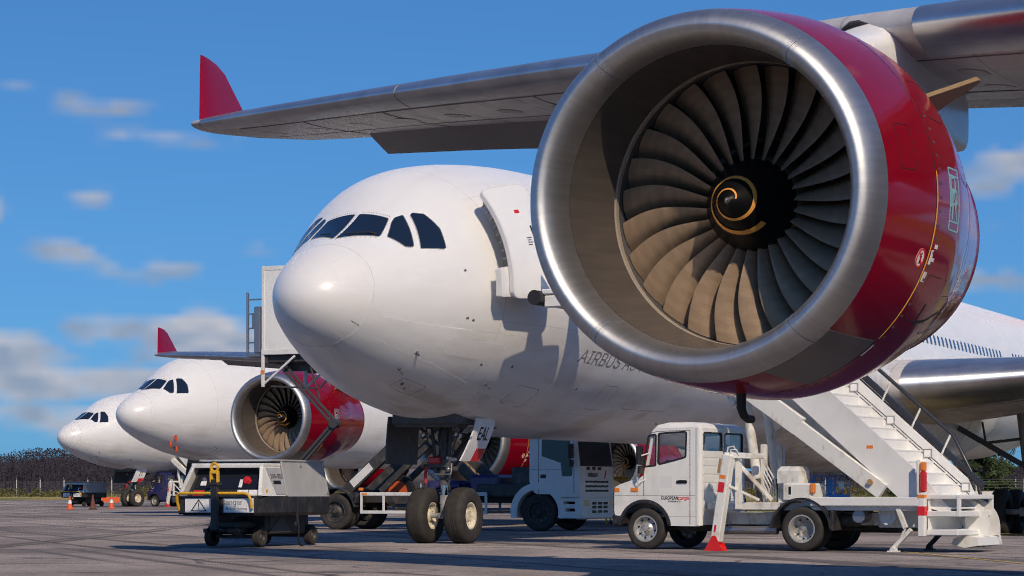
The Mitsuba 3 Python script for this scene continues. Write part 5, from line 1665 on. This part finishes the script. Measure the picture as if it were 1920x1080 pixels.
    for x in (0, -2.0):
        for s in (1, -1):
            k = G.add('wheel', MB().lathe([(s * .055, .10), (s * .062, .09), (s * .02, .07), (s * .05, .035), (s * .05, .0001)], 24, (x, .52 * s, .195), 'y'), 'chassis_dark', smooth=35)
            ty = MB().lathe([(-.06, .10), (-.075, .125), (-.075, .165), (-.06, .180), (.06, .180), (.075, .165), (.075, .125), (.06, .10)], 34, (x, .52 * s, .195), 'y')
            for j in range(22):
                for h in (-1, 1):
                    t_ = (j + .25 * h) * 2 * pi / 22
                    R = np.array([[math.cos(t_), 0, -math.sin(t_)], [0, 1, 0], [math.sin(t_), 0, math.cos(t_)]])
                    ty.box((-.018, min(h * .004, h * .074), .174), (.018, max(h * .004, h * .074), .196), .003, R, (x, .52 * s, .195))
            G.add('tyre', ty, 'tyre', k, smooth=30)
    # cable hanging at the side
    G.add('cable', MB().tube([(-.72, .93, .66), (-.74, .95, .40), (-.76, .94, .10), (-.85, .93, .025), (-1.0, .90, .02)], .018, 8), 'black_rubber', smooth=60)
    G.add('cable_bracket', MB().box((-.74, .91, .45), (-.70, .95, .95), .008), 'truck_black')
    if front_text:
        def tl(txt, h, x, z, mat):
            m = text_mb(txt, h, (0, 0, 0), (1, 0, 0), (0, 1, 0), .003, True, .85)
            v = m.v[0]
            zz = z + v[:, 1]
            G.add('unit_number', MB().add(np.stack([x - v[:, 0], .90 - .14 * (zz - .97) / .575 + .0165 + v[:, 2], zz], 1), m.f[0]), mat)
        tl('140-001', .085, .13, 1.30, 'ink_black')
        G.add('number_plate', MB().loft([np.array([(x_, .90 - .14 * (z_ - .97) / .575 + o, z_) for x_, z_ in ((.06, 1.26), (-.22, 1.26), (-.22, 1.19), (.06, 1.19))]) for o in (.014, .020)]), 'ink_black', smooth=False)
    return G


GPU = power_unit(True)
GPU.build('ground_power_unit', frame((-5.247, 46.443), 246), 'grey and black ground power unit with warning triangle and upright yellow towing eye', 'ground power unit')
GPU2 = power_unit(False)
GPU2.build('ground_power_unit', frame((-29.3, 165.0), 244), 'small grey and black ground power unit far left beside the traffic cones', 'ground power unit')


# ------------------------------------------------------------------ ground, far field and vegetation
def gz(X, Y):
    """Fall of the apron towards the drain on the right."""
    return -.30 * ss(8, 16, X) * ss(52, 74, Y)


def sheet(xs, ys, z, keep=None):
    X, Y = np.meshgrid(xs, ys, indexing='ij')
    V = np.stack([X, Y, z(X, Y)], -1).reshape(-1, 3)
    m = len(ys)
    i, j = np.meshgrid(np.arange(len(xs) - 1), np.arange(m - 1), indexing='ij')
    a = (i * m + j).ravel()
    q = np.stack([a, a + m, a + m + 1, a + 1], 1)
    if keep is not None:
        c = V[q].mean(1)
        q = q[keep(c[:, 0], c[:, 1])]
    return V, q


xs = np.concatenate([np.arange(-170, -10, 5.), np.arange(-10, 64, 1.5)])
ys = np.concatenate([np.arange(-80, 40, 6.), np.arange(40, 112, 2.), np.arange(112, 300, 4.)])
edge_far = lambda X: 292 + 6 * np.sin(X * .02)
on = lambda X, Y: (Y < edge_far(X)) & ~((Y > 96) & (X > 24.5 + .36 * (Y - 110)))
V, q_ = sheet(xs, ys, gz, on)
scene['apron'] = mikit.ply((V, q_), 'asphalt', smooth=True)
labels['apron'] = {'label': 'grey brown aircraft parking apron with tar-sealed joints and stains', 'kind': 'structure'}
fx = np.concatenate([[-2500, -1200, -700], np.arange(-400, 401, 10.), [700, 1200, 2500]])
fy = np.concatenate([[-1500, -600, -200], np.arange(-80, 700, 10.), [900, 1400, 2200, 3000]])


def field_z(X, Y):
    bump = (meshkit.noise(np.stack([X * .06, Y * .03, X * 0], -1)) - .3) * .25
    return gz(X, Y) * (Y < 130) - .06 + ss(300, 345, Y) * (.30 + bump) + ss(560, 1200, Y) * 4


V, q_ = sheet(fx, fy, field_z)
scene['field'] = mikit.ply((V, q_), 'dry_grass', smooth=True)
labels['field'] = {'label': 'dry tan and green airfield grass beyond the apron', 'kind': 'structure'}


def ribbon(pts, w, dz=.006):
    pts = np.asarray(pts, float)
    d = np.gradient(pts, axis=0)
    n = np.stack([-d[:, 1], d[:, 0]], 1) / np.linalg.norm(d, axis=1, keepdims=True)
    a, b = pts + n * w / 2, pts - n * w / 2
    V = np.vstack([np.c_[a, gz(a[:, 0], a[:, 1]) + dz], np.c_[b, gz(b[:, 0], b[:, 1]) + dz]])
    k = len(pts)
    return V, [[i, k + i, k + i + 1, i + 1] for i in range(k - 1)]


lk = np.linspace(0, 1, 40)[:, None]
scene['apron__yellow_line'] = mikit.ply(ribbon(np.array([6.55, 45.6]) + lk * [1.5, -16.0], .075), 'line_yellow')
for i in range(7):
    a = np.array([-45.0 + 1.6 * i, 200. + 4 * i])
    k = fresh('apron__white_marking')
    scene[k] = mikit.ply(ribbon(a + lk * [6, 20.], .35), 'line_white')
mb = MB()
for s in range(2):
    t = np.linspace(0, 1, 60)
    P = np.stack([-11.8 + 1.1 * s * .35 + 6.2 * t - 4.8 * t * t, 110 - 74 * t], 1)
    v, f = ribbon(P, .22, .005 + .001 * s)
    mb.add(v, f)
principled('tyre_mark', proc(lambda p, n, uv: mix(V3((.13, .118, .115)), V3((.085, .078, .078)), fbm(p.x * 2., p.y * .8, 3.))), .85, spec=.2)
scene['apron__tyre_mark'] = mikit.ply(mb.mesh(), 'tyre_mark')

# traffic cones
CN = Kit()
ci = CN.add('body', MB().lathe([(.05, .20), (.06, .175), (.72, .035), (.75, .03), (.75, .0001)], 20, (0, 0, 0), 'z'), 'cone_orange', smooth=40)
CN.add('base', MB().box((-.24, -.24, .0), (.24, .24, .055), .02), 'cone_orange')
rr_ = lambda z: .175 + (.035 - .175) * (z - .06) / .66 + .004
CN.add('band', MB().lathe([(z, rr_(z)) for z in (.34, .44, .54)], 20, (0, 0, 0), 'z'), 'sticker_white', smooth=40)
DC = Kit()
DC.add('body', MB().lathe([(.05, .20), (.06, .175), (.82, .035), (.85, .03), (.85, .0001)], 20, (0, 0, 0), 'z'), 'cone_shadowed', smooth=40)
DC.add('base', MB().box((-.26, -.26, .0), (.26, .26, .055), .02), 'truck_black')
principled('cone_shadowed', (.16, .055, .035), .7)  # orange darkened to brown: shadow on the cone put into its colour
for kit, px, py, lb in ((CN, 131, 955.5, 'leftmost orange traffic cone with a white band'), (DC, 174, 955.2, 'traffic cone in shadow, its orange painted dark brown'), (CN, 209, 953.6, 'orange traffic cone right of the shadowed dark cone'),
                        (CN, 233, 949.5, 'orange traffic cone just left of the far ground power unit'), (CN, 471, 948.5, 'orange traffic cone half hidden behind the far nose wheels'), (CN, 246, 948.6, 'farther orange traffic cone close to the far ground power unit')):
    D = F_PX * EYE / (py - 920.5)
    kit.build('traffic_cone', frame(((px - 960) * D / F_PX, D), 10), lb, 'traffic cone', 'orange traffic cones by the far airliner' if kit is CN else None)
D = 205.
bk = Kit()
bk.add('panel', MB().box((-1.3, -.05, .10), (1.3, .05, .55), .03), 'cone_orange')
bk.add('foot', MB().box((-1.1, -.3, 0), (-.95, .3, .1), .02).box((.95, -.3, 0), (1.1, .3, .1), .02), 'cone_orange')
bk.build('safety_barrier', frame(((195 - 960) * D / F_PX, D), 8), 'low orange barrier lying on the grass edge behind the cones', 'barrier')

# fence
FZ = lambda x: float(field_z(np.array(x), np.array(380.)))
ft = thing('fence', 'tall airfield fence with pale posts and fine wire in front of the woods', 'fence')
P_ = shape(MB().box((-.07, -.07, -.3), (.07, .07, 2.55), .01).bar((0, 0, 2.5), (.0, -.35, 2.85), .07), 'fence_post')
principled('fence_post', (.50, .50, .49), .7)
for i in range(-3, 46):
    x = (31 - 960 + 44.6 * i) * 380 / F_PX
    put(ft, 'post', P_, T4().translate([x, 380., FZ(x)]))
wr = MB()
for k in range(16):
    z = .25 + .15 * k
    wr.add([(-85, 380.02, z), (85, 380.02, z), (85, 380.02, z + .010), (-85, 380.02, z + .010)], [[0, 1, 2, 3]])
for x in np.arange(-85, 85, .22):
    wr.add([(x, 380.03, .2), (x + .010, 380.03, .2), (x + .010, 380.03, 2.55), (x, 380.03, 2.55)], [[0, 1, 2, 3]])
put(ft, 'wire_mesh', shape(wr, 'wire_grey', False), kind='stuff')
f2 = thing('fence', 'wire fence with pale posts before the trees at the right', 'fence')
for i in range(9):
    x = 30 + i * 3.1
    put(f2, 'post', shape(MB().box((-.05, -.05, -.3), (.05, .05, 1.9), .01), 'fence_post') if i == 0 else scene[f'{f2}__post'], T4().translate([x, 158., 0.]))
w2 = MB()
for k in range(10):
    z = .2 + .18 * k
    w2.add([(28, 158.02, z), (58, 158.02, z), (58, 158.02, z + .012), (28, 158.02, z + .012)], [[0, 1, 2, 3]])
put(f2, 'wire_mesh', shape(w2, 'wire_grey', False), kind='stuff')

# bushes along the fence: soft clumps of small leaves, one mass
r2 = np.random.default_rng(21)


def leaf_cloud(n, size, sampler, rnd):
    """n small triangles about the points of sampler(n)."""
    c = sampler(n)
    a = rnd.normal(size=(n, 3))
    a /= np.linalg.norm(a, axis=1, keepdims=True)
    b = np.cross(a, rnd.normal(size=(n, 3)))
    b /= np.linalg.norm(b, axis=1, keepdims=True)
    s = size * rnd.uniform(.5, 1.3, (n, 1))
    V = np.stack([c - a * s, c + a * s, c + b * s * 1.4], 1).reshape(-1, 3)
    return V, np.arange(3 * n).reshape(-1, 3)


cen = np.stack([r2.uniform(-80, 70, 170), r2.uniform(350, 372, 170), np.zeros(170)], 1)
rad = np.stack([r2.uniform(1.2, 4.0, 170), r2.uniform(1, 2, 170), r2.uniform(.5, 1.75, 170)], 1)


def bush_pts(n):
    k = r2.integers(0, 170, n)
    u = r2.normal(size=(n, 3))
    u /= np.linalg.norm(u, axis=1, keepdims=True)
    p = cen[k] + u * rad[k] * r2.uniform(.6, 1.05, (n, 1))
    p[:, 2] = np.abs(p[:, 2]) + .2
    return p


scene['bushes'] = mikit.ply(leaf_cloud(34000, .16, bush_pts, r2), 'bush_leaf')
labels['bushes'] = {'label': 'low yellow green scrub growing along the fence', 'category': 'scrub', 'kind': 'stuff'}


# far bare wood: upright twiggy crowns in depth
def wood_top(x):
    px = 960 + x * F_PX / 560
    y = np.interp(px, [-100, 0, 40, 70, 100, 135, 170, 230, 320, 450, 700, 1200, 1700, 2100], [858, 851, 846, 839, 837, 842, 850, 862, 872, 880, 884, 884, 880, 868])
    return 1.064 + (920.5 - y) * 560 / F_PX


hx, hy = np.arange(-700, 701, 6.), np.array([545., 552, 560, 572, 590, 640, 720, 900])
V, q_ = sheet(hx, hy, lambda X, Y: np.where(Y < 546, -.5, (wood_top(np.clip(X, -160, 160)) * .80 + 1.2 * (meshkit.noise(np.stack([X * .22, Y * .02, X * 0], -1)) - .5)) * (Y / 575) ** .8 * ss(543, 566, Y)))
scene['wooded_hill'] = mikit.ply((V, q_), 'wood_dark', smooth=True)
labels['wooded_hill'] = {'label': 'dark rise of ground under the bare wood', 'kind': 'structure'}
n = 3600
tx_, ty_ = r2.uniform(-150, 150, n), r2.uniform(540, 600, n)
th_ = wood_top(tx_) * (ty_ / 575) ** .8 * r2.uniform(.85, 1.06, n)
mb = MB()
VV, FF = [], []
b0 = 0
for i in range(n):
    x, y, h = tx_[i], ty_[i], th_[i]
    z0 = -.5
    k = r2.integers(9, 15)
    VV.append([(x - .09, y, z0), (x + .09, y, z0), (x, y, h * .9)])
    ang_ = r2.uniform(-.5, .5, k)
    zb = r2.uniform(.25, .8, k) * h
    L_ = r2.uniform(.12, .34, k) * h
    for a, z, l in zip(ang_, zb, L_):
        yy = y + r2.uniform(-1, 1)
        VV.append([(x - .03, y, z), (x + .03, y, z), (x + l * math.sin(a * 1.2), yy, min(z + l * math.cos(a), h * 1.02))])
VV = np.array(VV).reshape(-1, 3)
scene['bare_wood'] = mikit.ply((VV, np.arange(len(VV)).reshape(-1, 3)), 'wood_twig')
labels['bare_wood'] = {'label': 'dark leafless wood on the rise behind the fence', 'category': 'wood', 'kind': 'stuff'}


def wood_pts(n):
    x = r2.uniform(-160, 160, n)
    y = r2.uniform(538, 600, n)
    return np.stack([x, y, r2.uniform(0, 1, n) ** .9 * wood_top(x) * (y / 575) ** .8 * .99], 1)


V, f = leaf_cloud(150000, .24, wood_pts, r2)
scene['bare_wood__understorey'] = mikit.ply((V, f), 'wood_dark')
labels['bare_wood__understorey'] = {'kind': 'stuff'}


def bare_tree(x, y, h, seed, label):
    r = np.random.default_rng(seed)
    key = thing('bare_tree', label, 'tree')
    tr, tw = MB(), MB()
    tr.tube([(x, y, -.3), (x + r.uniform(-.2, .2), y, h * .45), (x + r.uniform(-.4, .4), y, h * .95)], [h * .022, h * .014, .02], 8)
    T, B = [], 0
    for k in range(26):
        z = r.uniform(.22, .9) * h
        a = r.uniform(0, 2 * pi)
        l = (h - z) * .5 + .8
        e = np.array([x + math.cos(a) * l * .6, y + math.sin(a) * l * .6, z + l * .8])
        tr.tube([(x, y, z), (np.array([x, y, z]) + e) / 2 + [0, 0, -.1], e], [.05, .03, .01], 5)
        for j in range(90):
            q0 = np.array([x, y, z]) + (e - [x, y, z]) * r.uniform(.2, 1.05) + r.normal(size=3) * .15
            d = r.normal(size=3) * .45 + [0, 0, .35]
            T.append([q0, q0 + d, q0 + [.025, 0, .02]])
    put(key, 'trunk', shape(tr, 'bark', 40))
    T = np.array(T).reshape(-1, 3)
    put(key, 'crown', mikit.ply((T, np.arange(len(T)).reshape(-1, 3)), 'brown_twig'), kind='stuff')


for i, (x, y, h, lb) in enumerate(((41.0, 205, 10., 'leafless brown tree just right of the green pine'), (43.6, 200, 11.5, 'leafless brown tree nearest the right edge, second from the pine'),
                                  (38.5, 222, 9., 'leafless brown tree hidden mostly by the green pine'), (47.0, 212, 12., 'tallest leafless brown tree at the far right edge'))):
    bare_tree(x, y, h, 40 + i, lb)


def pine(x, y, h, w, seed, label):
    r = np.random.default_rng(seed)
    key = thing('pine_tree', label, 'tree')
    tr = MB().tube([(x, y, -.3), (x + .05, y, h * .5), (x, y, h)], [.16, .10, .03], 8)
    V, F, at = [], [], 0
    for k in range(64):
        z = r.uniform(.06, .97) * h
        a = r.uniform(0, 2 * pi)
        l = w * (1 - (z / h) ** 1.6) * r.uniform(.65, 1.1) + .2
        d = np.array([math.cos(a), math.sin(a), .10])
        e = np.array([x, y, z]) + d * l
        tr.tube([(x, y, z), e], [.035, .01], 5)
        c0 = np.array([x, y, z])

        def pts(n):
            t = r.uniform(.2, 1.05, (n, 1))
            return c0 + (e - c0) * t + r.normal(size=(n, 3)) * [.20, .20, .11] * (.5 + .7 * t)
        v, f = leaf_cloud(420, .085, pts, r)
        V.append(v)
        F.append(f + at)
        at += len(v)
    put(key, 'trunk', shape(tr, 'bark', 40))
    put(key, 'crown', mikit.ply((np.vstack(V), np.vstack(F)), 'pine_needle'), kind='stuff')


pine(33.2, 172, 5.6, 2.4, 3, 'green pine with layered branches at the right, tallest and nearest')
pine(30.2, 182, 4.0, 1.8, 4, 'smaller green pine half hidden left of the taller pine')

# ------------------------------------------------------------------ small things between the aircraft
S = Kit()
S.add('base', MB().box((-1.2, -.6, .30), (1.2, .6, .78), .03), 'lift_blue')
S.add('deck', MB().box((-1.25, -.62, .92), (1.25, .62, 1.16), .02).box((-1.22, -.62, .80), (1.22, -.58, .93), .01).box((-1.22, .58, .80), (1.22, .62, .93), .01), 'lift_blue')
rl_ = MB()
for x in np.linspace(-1.2, 1.2, 7):
    for y in (-.58, .58):
        rl_.box((x - .025, y - .025, 1.16), (x + .025, y + .025, 2.15), .006)
for z in (1.62, 2.12):
    for y in (-.58, .58):
        rl_.box((-1.22, y - .025, z), (1.22, y + .025, z + .05), .006)
    for x in (-1.2, 1.2):
        rl_.box((x - .025, -.58, z), (x + .025, .58, z + .05), .006)
rl_.box((-.9, -.60, 1.2), (-.6, -.5, 1.9), .02).box((.0, -.6, 1.16), (.3, -.5, 2.0), .02)
S.add('guard_rail', rl_, 'lift_blue')
S.add('control_box', MB().box((.62, -.68, 1.45), (.90, -.60, 1.85), .02), 'sticker_white')
S.add('scissor_pack', MB().box((-1.1, -.45, .76), (1.1, .45, .94), .02), 'chassis_dark')
S.add('maker_lettering', MB().box((-.1, -.628, 1.0), (.08, -.62, 1.08), .002), 'sticker_white')
for x in (-.9, .9):
    for s in (1, -1):
        S.add('wheel', tyre_mb(.20, .13, .10, (x, .58 * s, .20)), 'black_rubber', smooth=35)
S.build('scissor_lift', frame((16.6, 130.), 8, -.29), 'bright blue scissor lift folded down behind the stairs truck', 'scissor lift')

Y = Kit()
yl = MB()
for x in (-.28, .28):
    for y in (-.3, .3):
        yl.cyl((x, y, 0), (x, y, 1.95 if y > 0 else 1.5), .03, 8)
for z in (.35, .7, 1.05, 1.4):
    yl.box((-.28, -.3, z), (.28, .3, z + .04), .01)
for y in (-.3, .3):
    yl.bar((-.28, y, .4), (.28, y, 1.4), .035)
    yl.cyl((-.28, y, 1.48), (.28, y, 1.48), .028, 8)
Y.add('frame', yl, 'safety_yellow', smooth=40)
for x in (-.28, .28):
    Y.add('castor', MB().cyl((x - .03, -.3, .07), (x + .03, -.3, .07), .07, 14), 'black_rubber')
Y.build('access_steps', frame((3.35, 78.), 10), 'yellow tubular access steps between the two white truck cabs', 'steps')

C = Kit()
C.add('frame', MB().box((-.70, -.40, .42), (.70, .40, .52), .02).bar((.7, 0, .45), (1.3, 0, .40), .06), 'chassis_dark')
C.add('white_panel', MB().box((-.72, -.43, 1.22), (.72, -.37, 1.34), .01).box((.42, -.43, .52), (.74, -.37, 1.34), .01).box((-.72, -.43, .52), (-.10, -.37, .70), .01), 'stair_white')
C.add('far_panel', MB().box((-.72, .37, .52), (.74, .43, .9), .01), 'stair_white')
rd = Point(.60, 1.05).buffer(.11, quad_segs=10)
C.add('warning_roundel', MB().prism(unary_union([rd.difference(rd.buffer(-.028)), LineString([(.53, 1.12), (.67, .98)]).buffer(.014)]), -.436, -.431, 'xz'), 'sticker_red')
C.add('roundel_figure', MB().prism(unary_union([Point(.60, 1.09).buffer(.02), sbox(.575, .98, .615, 1.06)]), -.434, -.4305, 'xz'), 'ink_black')
for x in (-.5, .5):
    for s in (1, -1):
        C.add('wheel', tyre_mb(.21, .12, .10, (x, .38 * s, .21)), 'black_rubber', smooth=35)
C.build('baggage_cart', frame((16.35, 86.0), -3, -.29), 'white panelled cart with a red prohibition roundel at the far right', 'cart')
D_ = Kit()
D_.add('frame', MB().box((-1.4, -.7, .40), (1.4, .7, .50), .02).box((-1.3, -.6, .50), (.6, .6, .85), .08).box((-1.2, -.5, .85), (-.1, .5, 1.12), .1), 'dark_grey')
for x in (-.9, .9):
    for s in (1, -1):
        D_.add('wheel', tyre_mb(.27, .16, .14, (x, .62 * s, .27)), 'black_rubber', smooth=35)
D_.build('tow_tractor', frame((20.3, 101.0), 5, -.29), 'low dark tow tractor between the white cart and the main wheels', 'tractor')
